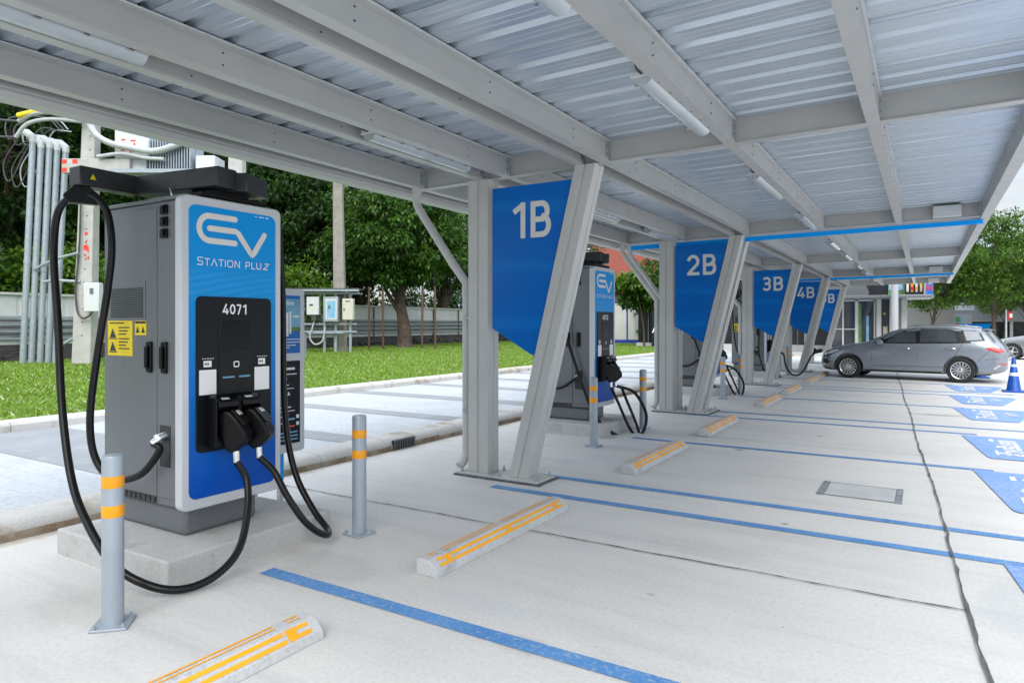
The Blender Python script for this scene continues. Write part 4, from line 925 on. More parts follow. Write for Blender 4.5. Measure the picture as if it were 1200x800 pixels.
# information totem beside the first charger
tt = thing('info_totem', 'silver framed information board with blue poster beside charger 4071', 'information board', (-4.6, 3.78, 0))
def tq(mb, y0, y1, z0, z1, x=-4.590): mb.quad((x, y0, z0), (x, y1, z0), (x, y1, z1), (x, y0, z1)); return mb
MB().prism(rrect(3.50, 4.055, 0.415, 1.80, 0.03), 'x', -4.66, -4.60).build('totem_frame', 'silver_frame', tt, smooth=30, bevel=0.005)
pp = MB().box(-4.602, -4.594, 3.535, 4.00, 1.255, 1.745).build('poster', 'poster_blue', tt, smooth=0)
tq(MB(), 3.535, 4.00, 1.44, 1.715).build('poster_picture', 'poster_sky', pp, smooth=0)
tq(MB(), 3.90, 4.00, 1.44, 1.475, -4.588).build('poster_trees', 'poster_green', pp, smooth=0)
mb = MB(); tq(mb, 3.80, 3.87, 1.40, 1.60, -4.587); tq(mb, 3.88, 3.90, 1.42, 1.61, -4.587); tq(mb, 3.72, 3.79, 1.41, 1.56, -4.587); tq(mb, 3.92, 3.985, 1.56, 1.575, -4.587); mb.build('poster_charger_drawing', 'letter_white', pp, smooth=0)
mb = MB()
for k, (a, z) in enumerate(((3.99, 1.37), (3.99, 1.345), (3.95, 1.32), (3.88, 1.30))): tq(mb, 3.60, a, z, z + 0.007, -4.587)
for k, z in enumerate((1.68, 1.665)): tq(mb, 3.60, 3.93, z, z + 0.008, -4.587)
mb.build('poster_print', 'letter_white', pp, smooth=0)
p2 = MB().box(-4.602, -4.594, 3.535, 4.00, 0.49, 1.19).build('lower_panel', 'black_panel', tt, smooth=0)
mb = MB()
tq(mb, 3.60, 3.94, 1.115, 1.135); tq(mb, 3.60, 3.96, 1.075, 1.083); tq(mb, 3.6, 3.88, 0.985, 0.991); tq(mb, 3.6, 3.93, 0.955, 0.961); tq(mb, 3.6, 3.9, 0.795, 0.805); tq(mb, 3.6, 3.94, 0.765, 0.771); tq(mb, 3.6, 3.85, 0.72, 0.728); tq(mb, 3.6, 3.85, 0.665, 0.671)
for z in (0.90, 0.60): mb.add([(-4.589, 3.86, z), (-4.589, 3.89, z), (-4.589, 3.875, z + 0.035)], [(0, 1, 2)])
for z in (0.70, 0.64): tq(mb, 3.955, 3.985, z, z + 0.03)
mb.build('panel_print', 'letter_white', p2, smooth=0)
mb = MB(); tq(mb, 3.60, 3.86, 1.035, 1.05); tq(mb, 3.87, 3.94, 0.69, 0.705)
for z in (0.58, 0.55, 0.52): tq(mb, 3.6, 3.97, z, z + 0.012)
mb.build('panel_blue_print', 'poster_sky', p2, smooth=0)
tq(MB(), 3.87, 3.94, 0.63, 0.645).build('panel_red_print', 'poster_red', p2, smooth=0)
MB().tube(catmull([(-4.63, 4.055, 1.20), (-4.63, 4.085, 1.22), (-4.63, 4.09, 1.27), (-4.63, 4.09, 1.36), (-4.63, 4.085, 1.41), (-4.63, 4.055, 1.43)], 4), 0.009, 8).build('totem_handle', 'white_plastic', tt)
MB().box(-4.65, -4.61, 3.80, 3.84, 0.0, 0.415).box(-4.65, -4.61, 3.54, 3.58, 0.0, 0.415).box(-4.70, -4.56, 3.76, 3.88, 0.0, 0.012).build('totem_leg', 'steel_paint', tt, bevel=0.003)
MB().box(-4.609, -4.603, 3.805, 3.835, 0.20, 0.41).build('leg_strip', 'blue_strip', tt, smooth=0)

# ================================================================== CARS
def make_car(label, paint, spokes, loc, rz_, group=None):
    root = thing('parked_car', label, 'car', loc, rz_, group)
    WB, r_w = 2.68, 0.325
    # x, zbottom, zbelt, ztop, w, wt
    ST = [(-0.80, 0.36, 0.50, 0.56, 0.52, 0.30), (-0.77, 0.25, 0.58, 0.68, 0.66, 0.50), (-0.66, 0.20, 0.66, 0.785, 0.80, 0.66), (-0.45, 0.19, 0.76, 0.88, 0.875, 0.72), (-0.15, 0.19, 0.85, 0.955, 0.90, 0.74), (0.25, 0.19, 0.915, 1.01, 0.905, 0.76),
          (0.44, 0.19, 0.935, 1.05, 0.905, 0.74), (0.72, 0.19, 0.955, 1.20, 0.905, 0.66), (1.02, 0.19, 0.965, 1.355, 0.905, 0.62), (1.40, 0.19, 0.975, 1.45, 0.905, 0.62), (1.85, 0.19, 0.985, 1.485, 0.905, 0.62), (2.35, 0.19, 0.995, 1.485, 0.905, 0.615),
          (2.75, 0.19, 1.005, 1.46, 0.90, 0.60), (3.10, 0.20, 1.01, 1.42, 0.885, 0.58), (3.26, 0.22, 1.0, 1.375, 0.87, 0.56), (3.38, 0.24, 0.97, 1.20, 0.855, 0.60), (3.50, 0.26, 0.93, 1.05, 0.83, 0.64), (3.60, 0.30, 0.86, 0.93, 0.79, 0.64), (3.66, 0.36, 0.74, 0.80, 0.72, 0.56), (3.68, 0.42, 0.62, 0.68, 0.62, 0.45)]
    def section(s):
        x, zb, zl, zt, w_, wt = s; h = zl - zb
        gz = zt - 0.05 if zt - zl > 0.12 else zl + (zt - zl) * 0.75
        P = [(0, zb), (0.80 * w_, zb), (0.94 * w_, zb + 0.04), (0.985 * w_, zb + 0.25 * h), (w_, zb + 0.55 * h), (0.99 * w_, zb + 0.82 * h), (0.955 * w_, zl),
             (0.955 * w_ + (wt - 0.955 * w_) * 0.5, zl + (gz - zl) * 0.52), (wt, gz), (0.70 * wt, zt - 0.008), (0, zt)]
        return [(x, -a, c) for a, c in P] + [(x, a, c) for a, c in reversed(P[1:-1])]
    vs = []; fs = []; n = 20
    for s in ST: vs += section(s)
    k = len(ST)
    for i in range(k - 1):
        for j in range(n): fs.append((i * n + j, (i + 1) * n + j, (i + 1) * n + (j + 1) % n, i * n + (j + 1) % n))
    fs.append(tuple(range(n))); fs.append(tuple(range(k * n - 1, (k - 1) * n - 1, -1)))
    me = bpy.data.meshes.new('body_tmp'); me.from_pydata(vs, [], fs)
    bm = bmesh.new(); bm.from_mesh(me); bmesh.ops.recalc_face_normals(bm, faces=bm.faces); bm.to_mesh(me); bm.free()
    tmp = bpy.data.objects.new('body_tmp', me); COL.objects.link(tmp)
    ss = tmp.modifiers.new('s', 'SUBSURF'); ss.levels = 2; ss.render_levels = 2
    cut = MB()
    for xx in (0.0, WB):
        for s in (-1, 1):
            cut.lathe([(0.385, 0), (0.385, 0.42)], 40, 0, Matrix.Translation((xx, s * 1.05, r_w + 0.005)) @ Matrix.Rotation(R(90 * s), 4, 'X'))
    bmc = bpy.data.meshes.new('cut_tmp'); bmc.from_pydata(cut.v, [], cut.f)
    bm = bmesh.new(); bm.from_mesh(bmc); bmesh.ops.recalc_face_normals(bm, faces=bm.faces); bm.to_mesh(bmc); bm.free()
    co = bpy.data.objects.new('cut_tmp', bmc); COL.objects.link(co)
    bo = tmp.modifiers.new('b', 'BOOLEAN'); bo.object = co; bo.operation = 'DIFFERENCE'; bo.solver = 'EXACT'
    dgp = bpy.context.evaluated_depsgraph_get(); dgp.update()
    bod = bpy.data.meshes.new_from_object(tmp.evaluated_get(dgp)); bod.name = 'car_body'
    # pre-cut surface for draping windows
    tmp.modifiers.remove(bo); dgp = bpy.context.evaluated_depsgraph_get(); dgp.update()
    sm = bpy.data.meshes.new_from_object(tmp.evaluated_get(dgp))
    bm = bmesh.new(); bm.from_mesh(sm); bvh = BVHTree.FromBMesh(bm); bm.free()
    bpy.data.objects.remove(tmp); bpy.data.objects.remove(co)
    bod.materials.clear(); bod.polygons.foreach_set('material_index', [0] * len(bod.polygons)); bod.polygons.foreach_set('use_smooth', [True] * len(bod.polygons)); bod.set_sharp_from_angle(angle=R(50))
    link_mesh('car_body', bod, [paint], root)
    def drape(name, polys, matn, how='side', off=0.006, parent=root, cuts=3, sides=(-1, 1)):
        if how == 'side' and len(sides) > 1:
            for q_ in sides: drape(name, polys, matn, how, off, parent, cuts, (q_,))
            return
        V_, F_ = [], []
        for sd_ in (sides if how == 'side' else (1,)):
            for poly in polys:
                bm = bmesh.new(); f = bm.faces.new([bm.verts.new((a, c, 0)) for a, c in poly])
                bmesh.ops.triangulate(bm, faces=[f]); bmesh.ops.subdivide_edges(bm, edges=bm.edges[:], cuts=cuts, use_grid_fill=True)
                bmesh.ops.triangulate(bm, faces=bm.faces[:])
                b0 = len(V_); idx = {}
                for v in bm.verts:
                    if how == 'side':
                        hit = bvh.ray_cast(Vector((v.co.x, sd_ * 3, v.co.y)), Vector((0, -sd_, 0)))
                        p = hit[0] if hit[0] else Vector((v.co.x, sd_ * 0.8, v.co.y)); p = p + Vector((0, sd_ * off, 0))
                    elif how == 'top':
                        hit = bvh.ray_cast(Vector((v.co.x, v.co.y, 4)), Vector((0, 0, -1))); p = hit[0] if hit[0] else Vector((v.co.x, v.co.y, 1)); nn = hit[1] if hit[1] else Vector((0, 0, 1)); p = p + Vector((0, 0, off * 1.6))
                    else:
                        dr = -1 if how == 'front' else 1
                        hit = bvh.ray_cast(Vector((dr * 8, v.co.x, v.co.y)), Vector((-dr, 0, 0))); p = hit[0] if hit[0] else Vector((dr, v.co.x, v.co.y)); p = p + Vector((dr * off, 0, 0))
                    idx[v] = len(V_); V_.append(tuple(p))
                for f in bm.faces:
                    q = [idx[v] for v in f.verts]
                    F_.append(q)
                bm.free()
        me = bpy.data.meshes.new(name); me.from_pydata(V_, [], F_)
        bm = bmesh.new(); bm.from_mesh(me); bmesh.ops.remove_doubles(bm, verts=bm.verts, dist=1e-5); bmesh.ops.recalc_face_normals(bm, faces=bm.faces); bm.to_mesh(me); bm.free()
        me.polygons.foreach_set('use_smooth', [True] * len(me.polygons))
        return link_mesh(name, me, [matn], parent)
    # glazing
    drape('windscreen', [[(0.50, -0.66), (0.50, 0.66), (1.28, 0.54), (1.28, -0.54)]], 'car_glass', 'top', 0.004, cuts=5)
    drape('rear_window', [[(-0.50, 1.06), (0.50, 1.06), (0.46, 1.32), (-0.46, 1.32)]], 'car_glass', 'rear', 0.006)
    drape('window_surround', [[(0.62, 1.0), (0.80, 1.135), (1.08, 1.30), (1.34, 1.40), (1.75, 1.435), (2.40, 1.430), (2.66, 1.395), (2.78, 1.30), (2.90, 1.04), (2.60, 1.025), (1.60, 1.005)]], 'trim_black', off=0.004, cuts=4)
    drape('front_side_window', [[(0.95, 1.03), (1.02, 1.16), (1.18, 1.29), (1.40, 1.38), (1.62, 1.405), (1.66, 1.035)]], 'car_glass', off=0.009)
    drape('rear_side_window', [[(1.76, 1.04), (1.74, 1.41), (2.36, 1.405), (2.50, 1.375), (2.62, 1.06)]], 'car_glass', off=0.009)
    drape('quarter_surround', [[(2.66, 1.365), (2.74, 1.07), (3.20, 1.10), (3.06, 1.36)]], 'trim_black', off=0.003)
    drape('quarter_window', [[(2.72, 1.335), (2.80, 1.10), (3.14, 1.13), (3.02, 1.325)]], 'glass_pale_reflection', off=0.006)
    drape('d_pillar_trim', [[(3.16, 1.335), (3.24, 1.335), (3.43, 1.06), (3.37, 1.06)]], 'car_glass', off=0.006)
    # lamps
    drape('headlight_bezel', [[(-0.73, 0.70), (-0.66, 0.60), (-0.42, 0.67), (-0.20, 0.785), (-0.26, 0.835), (-0.50, 0.80)]], 'trim_black', off=0.005)
    drape('headlight', [[(-0.60, 0.70), (-0.54, 0.665), (-0.40, 0.71), (-0.23, 0.79), (-0.28, 0.82), (-0.46, 0.785)]], 'white_plastic', off=0.010)
    drape('headlight_lens', [[(-0.69, 0.69), (-0.645, 0.635), (-0.59, 0.66), (-0.63, 0.715)]], 'lamp_clear', off=0.010)
    drape('tail_light', [[(3.20, 0.90), (3.34, 0.955), (3.58, 0.90), (3.63, 0.84), (3.50, 0.79), (3.38, 0.83)]], 'lamp_red', off=0.006)
    drape('bumper_reflector', [[(3.48, 0.50), (3.50, 0.53), (3.64, 0.525), (3.64, 0.495)]], 'lamp_red', off=0.006)
    drape('bumper_vent', [[(3.36, 0.39), (3.50, 0.50), (3.54, 0.50), (3.42, 0.38)]], 'chrome', off=0.005)
    drape('fog_pocket', [[(-0.755, 0.37), (-0.745, 0.545), (-0.60, 0.57), (-0.46, 0.44), (-0.56, 0.35)]], 'chrome', off=0.004)
    drape('fog_vent', [[(-0.74, 0.40), (-0.73, 0.515), (-0.62, 0.535), (-0.52, 0.44), (-0.58, 0.385)]], 'trim_black', off=0.010)
    drape('grille', [[(-0.45, 0.46), (0.45, 0.46), (0.52, 0.62), (-0.52, 0.62)]], 'trim_black', 'front', 0.008)
    drape('charge_port', [[(-0.64, 0.715), (-0.58, 0.715), (-0.58, 0.765), (-0.64, 0.765)]], 'trim_black', off=0.012, sides=(-1,))
    drape('sill_trim', [[(0.42, 0.20), (0.42, 0.265), (2.26, 0.265), (2.26, 0.20)]], 'trim_black', off=0.004)
    drape('front_lip', [[(-0.74, 0.27), (-0.66, 0.23), (-0.42, 0.215), (-0.42, 0.24), (-0.62, 0.29)]], 'trim_black', off=0.004)
    # panel gaps
    gp = []
    def gap(a, c, wd=0.008):
        d = Vector((c[0] - a[0], c[1] - a[1])); d.normalize(); nn = Vector((-d.y, d.x)) * wd / 2
        gp.append([(a[0] + nn.x, a[1] + nn.y), (a[0] - nn.x, a[1] - nn.y), (c[0] - nn.x, c[1] - nn.y), (c[0] + nn.x, c[1] + nn.y)])
    for a, c in (((0.56, 0.27), (0.62, 0.95)), ((1.70, 0.27), (1.70, 1.02)), ((2.72, 1.03), (2.58, 0.74)), ((2.58, 0.74), (2.36, 0.46)), ((2.36, 0.46), (2.30, 0.27)), ((0.62, 0.38), (2.28, 0.40)), ((3.22, 0.62), (3.62, 0.66)), ((-0.40, 0.64), (-0.30, 0.78)), ((3.06, 0.58), (3.30, 0.86))):
        gap(a, c)
    drape('panel_gaps', gp, 'trim_black', off=0.0035, cuts=2)
    for xx, zz in ((1.42, 0.865), (2.46, 0.885)):
        for s in (-1, 1):
            hit = bvh.ray_cast(Vector((xx, s * 3, zz)), Vector((0, -s, 0)))[0]
            MB().tube(catmull([(xx - 0.11, hit.y, zz), (xx - 0.09, hit.y + s * 0.03, zz + 0.004), (xx + 0.06, hit.y + s * 0.03, zz + 0.006), (xx + 0.11, hit.y, zz + 0.004)], 4), 0.014, 8).build('door_handle', 'chrome', root, world=False)
    for s in (-1, 1):
        mr_ = MB(); pts = [(0.0, 0.60), (0.02, 1.0), (0.10, 1.0), (0.14, 0.72), (0.10, 0.35), (0.02, 0.3)]
        mr_.lathe([(0.01, -0.11), (0.055, -0.085), (0.072, -0.02), (0.075, 0.05), (0.062, 0.10), (0.02, 0.115)], 16, 0, Matrix.Translation((0.83, s * 0.985, 1.03)) @ Matrix.Diagonal((1.15, 1, 0.95, 1)) @ Matrix.Rotation(R(90), 4, 'X'))
        mr_.box(0.80, 0.88, min(s * 0.84, s * 0.95), max(s * 0.84, s * 0.95), 0.975, 1.005)
        mr_.build('wing_mirror', paint, root, world=False)
        MB().tube(catmull([(1.42, s * 0.50, 1.445), (1.55, s * 0.51, 1.488), (2.3, s * 0.505, 1.498), (2.9, s * 0.48, 1.462), (3.02, s * 0.475, 1.43)], 5), 0.013, 8).build('roof_rail', paint, root, world=False)
    MB().prism([(3.10, 1.405), (3.30, 1.395), (3.36, 1.375), (3.30, 1.362), (3.12, 1.375)], 'y', -0.52, 0.52).build('roof_spoiler', paint, root, bevel=0.008, world=False)
    MB().prism([(2.62, 1.48), (2.70, 1.535), (2.80, 1.46), (2.7, 1.45)], 'y', -0.02, 0.02).build('roof_aerial', paint, root, bevel=0.006, world=False)
    # wheels
    for xx in (0.0, WB):
        for s in (-1, 1):
            T0 = Matrix.Translation((xx, s * 0.80, r_w)) @ Matrix.Rotation(R(90 * s), 4, 'X')   # lathe z axis points inward
            wl = MB().lathe([(0.225, -0.10), (0.29, -0.105), (0.318, -0.085), (0.325, -0.05), (0.325, 0.05), (0.318, 0.085), (0.29, 0.10), (0.225, 0.095)], 48, 0, T0, close=True).build('wheel', 'tyre', root, world=False)
            MB().lathe([(0.21, -0.055), (0.0005, -0.05), (0.0005, 0.06), (0.21, 0.06)], 40, 0, T0, close=False).build('brake_dish', 'alloy_dark', wl, world=False)
            rm = MB().lathe([(0.206, -0.088), (0.228, -0.10), (0.232, -0.09), (0.226, -0.03), (0.210, -0.03)], 48, 0, T0, close=True)
            for k in range(spokes):
                a = 2 * PI * k / spokes
                hw = 0.011 if spokes > 8 else 0.03
                for da in ((-0.045, 0.045) if spokes > 8 else (0,)):
                    Tk = T0 @ Matrix.Rotation(a + da, 4, 'Z')
                    rm.add([(0.045, -hw * 0.8, -0.075), (0.212, -hw * 0.55, -0.092), (0.212, hw * 0.55, -0.092), (0.045, hw * 0.8, -0.075), (0.045, -hw, -0.058), (0.212, -hw, -0.062), (0.212, hw, -0.062), (0.045, hw, -0.058)],
                           [(0, 3, 2, 1), (4, 5, 6, 7), (0, 1, 5, 4), (1, 2, 6, 5), (2, 3, 7, 6), (3, 0, 4, 7)], 0, Tk)
            rm.lathe([(0.05, -0.058), (0.05, -0.080), (0.03, -0.088), (0.001, -0.09)], 20, 0, T0)
            rm.build('wheel_rim', 'alloy', wl, world=False)
    # dark under tray so arches read as deep
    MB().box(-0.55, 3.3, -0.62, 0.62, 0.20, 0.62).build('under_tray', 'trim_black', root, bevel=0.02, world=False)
    return root
th = R(-8)
fw = Vector((-1.83, 21.15, 0))                     # near front wheel contact
cy_off = Vector((math.sin(-th) * -0.80, math.cos(th) * 0.80, 0))
car1 = make_car('metallic grey estate car plugged in at its front wing', 'car_grey', 15, (fw.x + 0.80 * math.sin(-th) * 1.0, fw.y + 0.80 * math.cos(th), 0), th)
pw = spot(1183, 421, 28.9)
car1.scale = (0.985, 0.985, 0.985)
car2 = make_car('silver grey car behind the estate car, cut off by the right photo edge', 'car_silver', 5, (pw.x + 0.25, pw.y + 0.75, 0), R(-12))
# charging connector in the wing of car 1
cg = MB().tube([spot(953, 414, 19.2), spot(958, 411.5, 19.3), spot(962, 410.5, 19.4)], [0.03, 0.055, 0.06], 10).box(-0.03, 0.03, -0.05, 0.05, -0.02, 0.10, 0, Matrix.Translation(spot(955, 412, 19.25))).build('charging_plug', 'black_plastic', None, bevel=0.008)
tag(cg, 'black charging plug pushed into the front of the grey estate car', 'charging plug')

# traffic cones
def cone0():
    t_ = thing('traffic_cone', 'x', 'traffic cone', (0, 0, 0), 0, 'blue traffic cones by the reserved boxes')
    MB().prism(rrect(-0.21, 0.21, -0.21, 0.21, 0.04), 'z', 0.0, 0.035).build('cone_foot', 'cone_blue', t_, smooth=30, bevel=0.008)
    MB().lathe([(0.145, 0.03), (0.135, 0.05), (0.035, 0.74), (0.028, 0.755), (0.012, 0.756)], 28).build('cone_body', 'cone_blue', t_)
    rr = lambda z: 0.135 + (0.035 - 0.135) * (z - 0.05) / 0.69 + 0.0015
    for z0, z1 in ((0.36, 0.43), (0.56, 0.615)): MB().lathe([(rr(z0), z0), (rr(z0) + .001, z0 + .004), (rr(z1) + .001, z1 - .004), (rr(z1), z1)], 28).build('cone_band', 'reflective_white', t_)
    return t_
K0 = cone0()
KX = spot(1149, 446, 19.0)
for i, (p, lab) in enumerate((((1.68, 18.6, 0), 'blue traffic cone with white bands at the right edge of the photo'), ((KX.x, KX.y, 0), 'blue traffic cone behind the rear wheel of the estate car'), ((2.02, 17.30, 0), 'blue traffic cone cut off by the right photo edge, only its foot showing'))):
    o = K0 if i == 0 else copy_tree(K0)
    o.location = p; o['label'] = lab

# ================================================================== BACK FENCE, POLES, ELECTRICS
FA, FB = Vector((-25.6, -14, 0)), Vector((-28.6, 50, 0))
fd = (FB - FA); fl = fd.length; fa = math.atan2(fd.y, fd.x)
fr = thing('boundary_fence', 'long white sheet metal fence with dark rails behind the lawn', 'fence', FA, fa)
def fbox(name, matn, boxes, parent=fr, **k):
    mb = MB()
    for bb_ in boxes: mb.box(*bb_)
    return mb.build(name, matn, parent, world=False, **k)
mb = MB(); pr = []
k = 0.0
while k < fl: pr += [(k, 0.0), (k + 0.62, 0.0), (k + 0.64, 0.02), (k + 0.74, 0.02), (k + 0.76, 0.0)]; k += 0.76
vs = [(a, b2, 0.80) for a, b2 in pr] + [(a, b2, 2.52) for a, b2 in pr]; n = len(pr)
mb.add(vs, [(i, i + 1, n + i + 1, n + i) for i in range(n - 1)]); mb.add([(a, b2 + 0.03, c) for a, b2, c in vs], [(i + 1, i, n + i, n + i + 1) for i in range(n - 1)])
mb.build('fence_sheets', 'fence_sheet', fr, smooth=0, world=False)
fbox('fence_cap', 'steel_paint', [(0, fl, -0.08, 0.08, 2.52, 2.60)], smooth=0)
fbox('fence_rails', 'wire_dark', [(0, fl, -0.14, -0.09, z, z + 0.055) for z in (1.12, 1.36, 1.60)], smooth=0)
fbox('fence_rail_tubes', 'steel_galv', [(0, fl, -0.10, -0.05, z, z + 0.07) for z in (0.98, 1.23, 1.47, 1.72)], smooth=0)
for i in range(21): fbox('fence_post', 'rust_brown', [(1.5 + i * 3.0, 1.56 + i * 3.0, -0.10, -0.04, 0.2, 2.5)], smooth=0)
fbox('fence_base', 'junk_dark', [(0, fl, 0.02, 0.30, 0.2, 0.80)], smooth=0)
# scrap lying along the foot of the fence
mb = MB()
for i in range(230):
    q = random.uniform(0, fl); s = random.uniform(0.15, 0.8)
    mb.box(-s, s, -0.05, random.uniform(0.02, 0.09), -0.02, random.uniform(0.02, 0.10), 0, Matrix.Translation((FA + fd * (q / fl)) + Vector((random.uniform(0.25, 0.7), 0, random.uniform(0.24, 0.52)))) @ Matrix.Rotation(fa + random.uniform(-.5, .5), 4, 'Z') @ Matrix.Rotation(random.uniform(-.3, .3), 4, 'Y'))
sp_ = mb.build('scrap_heap', 'junk_dark', None, smooth=0); tag(sp_, 'dark heap of scrap timber and pipe along the foot of the fence', 'scrap', kind='stuff')
# thin brown posts in the grass by the tree
for i, (px, py, lean) in enumerate(((432.5, 413, 0.0), (449, 411, -0.01), (494.5, 409, 0.012), (510, 407.5, -0.008))):
    b0 = spot(px, py, 34.0); b0.z = 0.2
    o = MB().tube([b0, b0 + Vector((lean * 3, 0, 3.2))], 0.055, 8).build('stake', 'rust_brown', None)
    tag(o, ['leftmost thin rusty stake on the lawn left of the tree trunk', 'thin rusty stake just left of the tree trunk', 'thin dark stake just right of the tree trunk', 'rightmost thin rusty stake right of the tree trunk'][i], 'stake', 'thin stakes around the tree')

# conduit pipes
cdx = ((26.5, 38.5), (36.5, 48.0), (46.5, 58.0), (56.0, 67.0), (64.0, 77.0))
ctop = (165, 172, 172, 175, 177)
for i, (xb, xt) in enumerate(cdx):
    d = 21.5 + 0.12 * i
    p0 = spot(xb, 434, d); p0.z = 0.2; p1 = spot(xt, ctop[i], d)
    t_ = thing('conduit_pipe', ['leftmost galvanised riser pipe, the tallest of the five', 'second galvanised riser pipe from the left', 'middle galvanised riser pipe of the five', 'fourth galvanised riser pipe from the left', 'rightmost galvanised riser pipe, partly behind the black cable'][i], 'pipe', p0, 0, 'galvanised riser pipes by the power pole')
    MB().tube([p0, p0.lerp(p1, 0.33), p0.lerp(p1, 0.66), p1], 0.092, 14).tube([p0.lerp(p1, 0.45), p0.lerp(p1, 0.47)], 0.102, 14).build('pipe_run', 'steel_galv', t_)
    hd = spot(xt - 3, ctop[i] - 3, d)
    MB().tube([p1 - Vector((0, 0, 0.05)), p1 + Vector((0, 0, 0.10)), p1 + Vector((-0.14, -0.1, 0.24)), p1 + Vector((-0.34, -0.22, 0.30))], [0.10, 0.115, 0.125, 0.09], 12).build('weather_cap', 'white_plastic', t_)
    e = p1 + Vector((-0.30, -0.2, 0.2))
    up = spot(70 + 5 * i, 152, d + 0.3)
    if i < 3: MB().tube(catmull([e, e + Vector((-0.3, -0.25, -0.15)), e + Vector((-0.35, -0.2, 0.5)), e.lerp(up, 0.6) + Vector((0, 0, 0.45)), up], 6), 0.024, 8).tube(catmull([e, e + Vector((-0.45, -0.3, -0.9)), e + Vector((-0.3, -0.2, -1.5)), e + Vector((0.1, 0.1, -0.5)), e.lerp(up, 0.5) + Vector((0, 0, 0.1)), up + Vector((0.2, 0, -0.1))], 6), 0.02, 8).build('pipe_wires', 'wire_dark' if i < 2 else 'wire_grey', t_)
# power pole with platform and transformer
dP = 20.5
pb = spot(99, 434, 21.5); pb.z = 0.15
pole = thing('utility_pole', 'white concrete utility pole with red painted marks left of charger 4071', 'utility pole', pb)
ax = Vector((C_, S_, 0)); ay = Vector((-S_, C_, 0))
def frame(p): return Matrix.Translation(p) @ Matrix.Rotation(R(YAW), 4, 'Z')
mb = MB(); T0 = frame(pb)
H = 8.6
mb.add([(-0.30, -0.20, 0), (0.30, -0.20, 0), (0.30, 0.2, 0), (-0.30, 0.2, 0), (0.05, -0.15, H), (0.45, -0.15, H), (0.45, 0.15, H), (0.05, 0.15, H)], [(0, 3, 2, 1), (4, 5, 6, 7), (0, 1, 5, 4), (1, 2, 6, 5), (2, 3, 7, 6), (3, 0, 4, 7)], 0, T0)
mb.build('pole_shaft', 'pole_concrete', pole, smooth=0, bevel=0.02)
mb = MB()
for k in range(16):
    z = 1.0 + k * 0.42; xo = 0.04 * z
    mb.lathe([(0.022, 0), (0.022, 0.01)], 8, 0, T0 @ Matrix.Translation((xo, -0.2 + 0.0058 * z - 0.002, z)) @ Matrix.Rotation(R(90), 4, 'X'))
mb.build('bolt_holes', 'wire_dark', pole)
mb = MB()
for k, (dx, dz, w_, h_) in enumerate(((0, 3.62, .10, .10), (0.02, 3.42, .06, .05), (-0.03, 3.15, .08, .16), (0.04, 3.12, .05, .2), (0.09, 3.05, .03, .22), (-0.02, 3.0, .10, .03), (0.1, 2.86, .05, .10), (0.02, 2.84, .05, .06))):
    z = dz + 0.55; xo = 0.04 * z
    mb.box(xo + dx - w_ / 2, xo + dx + w_ / 2, -0.205 + 0.0058 * z, -0.2015 + 0.0058 * z, z, z + h_, 0, T0)
mb.build('red_marks', 'red_paint', pole, smooth=0)
# pole mounted meter box with cable
mb_ = MB(); q = T0 @ Matrix.Translation((0.30, -0.30, 0))
MB().box(-0.05, 0.44, -0.16, 0.08, 1.75, 2.65, 0, q).build('meter_box', 'white_plastic', pole, bevel=0.02)
MB().box(0.16, 0.27, -0.172, -0.161, 2.30, 2.48, 0, q).build('meter_window', 'roof_dark', pole, smooth=0)
cbl = [T0 @ Vector(v) for v in ((0.05, -0.26, 5.6), (0.02, -0.26, 4.2), (-0.05, -0.26, 3.2), (-0.12, -0.26, 2.4), (-0.05, -0.27, 1.75), (0.15, -0.32, 1.55), (0.40, -0.40, 1.62), (0.52, -0.42, 1.78))]
MB().tube(catmull(cbl, 6), 0.03, 8).build('pole_cable', 'wire_dark', pole)
# platform beams from the pole to a second pole
pl = thing('transformer_platform', 'white concrete platform beams with red end marks above the first charger', 'platform', pb)
def pbox(mb, x0, x1, y0, y1, z0, z1): return mb.box(x0, x1, y0, y1, z0, z1, 0, T0)
pbox(MB(), -0.36, 1.75, -0.56, -0.26, 6.05, 6.50).build('platform_beam', 'pole_concrete', pl, smooth=0, bevel=0.02)
pbox(MB(), -0.10, 5.0, 0.28, 0.58, 5.90, 6.05).build('platform_beam', 'pole_concrete', pl, smooth=0, bevel=0.02)
mb = MB()
for x0 in (-0.35, -0.02):
    for z0 in (6.08, 6.34): pbox(mb, x0, x0 + 0.16, -0.565, -0.561, z0, z0 + 0.13)
mb.build('red_marks', 'red_paint', pl, smooth=0)
pbox(pbox(MB(), 1.2, 5.0, -0.60, 0.60, 6.06, 6.13), 1.2, 5.0, -0.66, -0.6, 6.04, 6.16).build('platform_deck', 'steel_galv', pl, smooth=0)
p2l = spot(278, 434, 21.5)
pole2 = thing('utility_pole', 'second concrete utility pole mostly hidden behind charger 4071', 'utility pole', (p2l.x, p2l.y, 0.15))
T2 = frame(Vector((p2l.x, p2l.y, 0.15)))
MB().add([(-0.30, -0.20, 0), (0.30, -0.20, 0), (0.30, 0.2, 0), (-0.30, 0.2, 0), (-0.20, -0.15, H), (0.20, -0.15, H), (0.20, 0.15, H), (-0.20, 0.15, H)], [(0, 3, 2, 1), (4, 5, 6, 7), (0, 1, 5, 4), (1, 2, 6, 5), (2, 3, 7, 6), (3, 0, 4, 7)], 0, T2).build('pole_shaft', 'pole_concrete', pole2, smooth=0, bevel=0.02)
tr = thing('transformer', 'grey finned transformer with red lettering on the pole platform', 'transformer', T0 @ Vector((2.6, 0, 6.14)))
pbox(pbox(MB(), 1.25, 2.32, -0.5, 0.55, 6.52, 7.7), 1.35, 2.2, -0.4, 0.5, 6.14, 6.52).build('tank', 'white_plastic', tr, bevel=0.03)
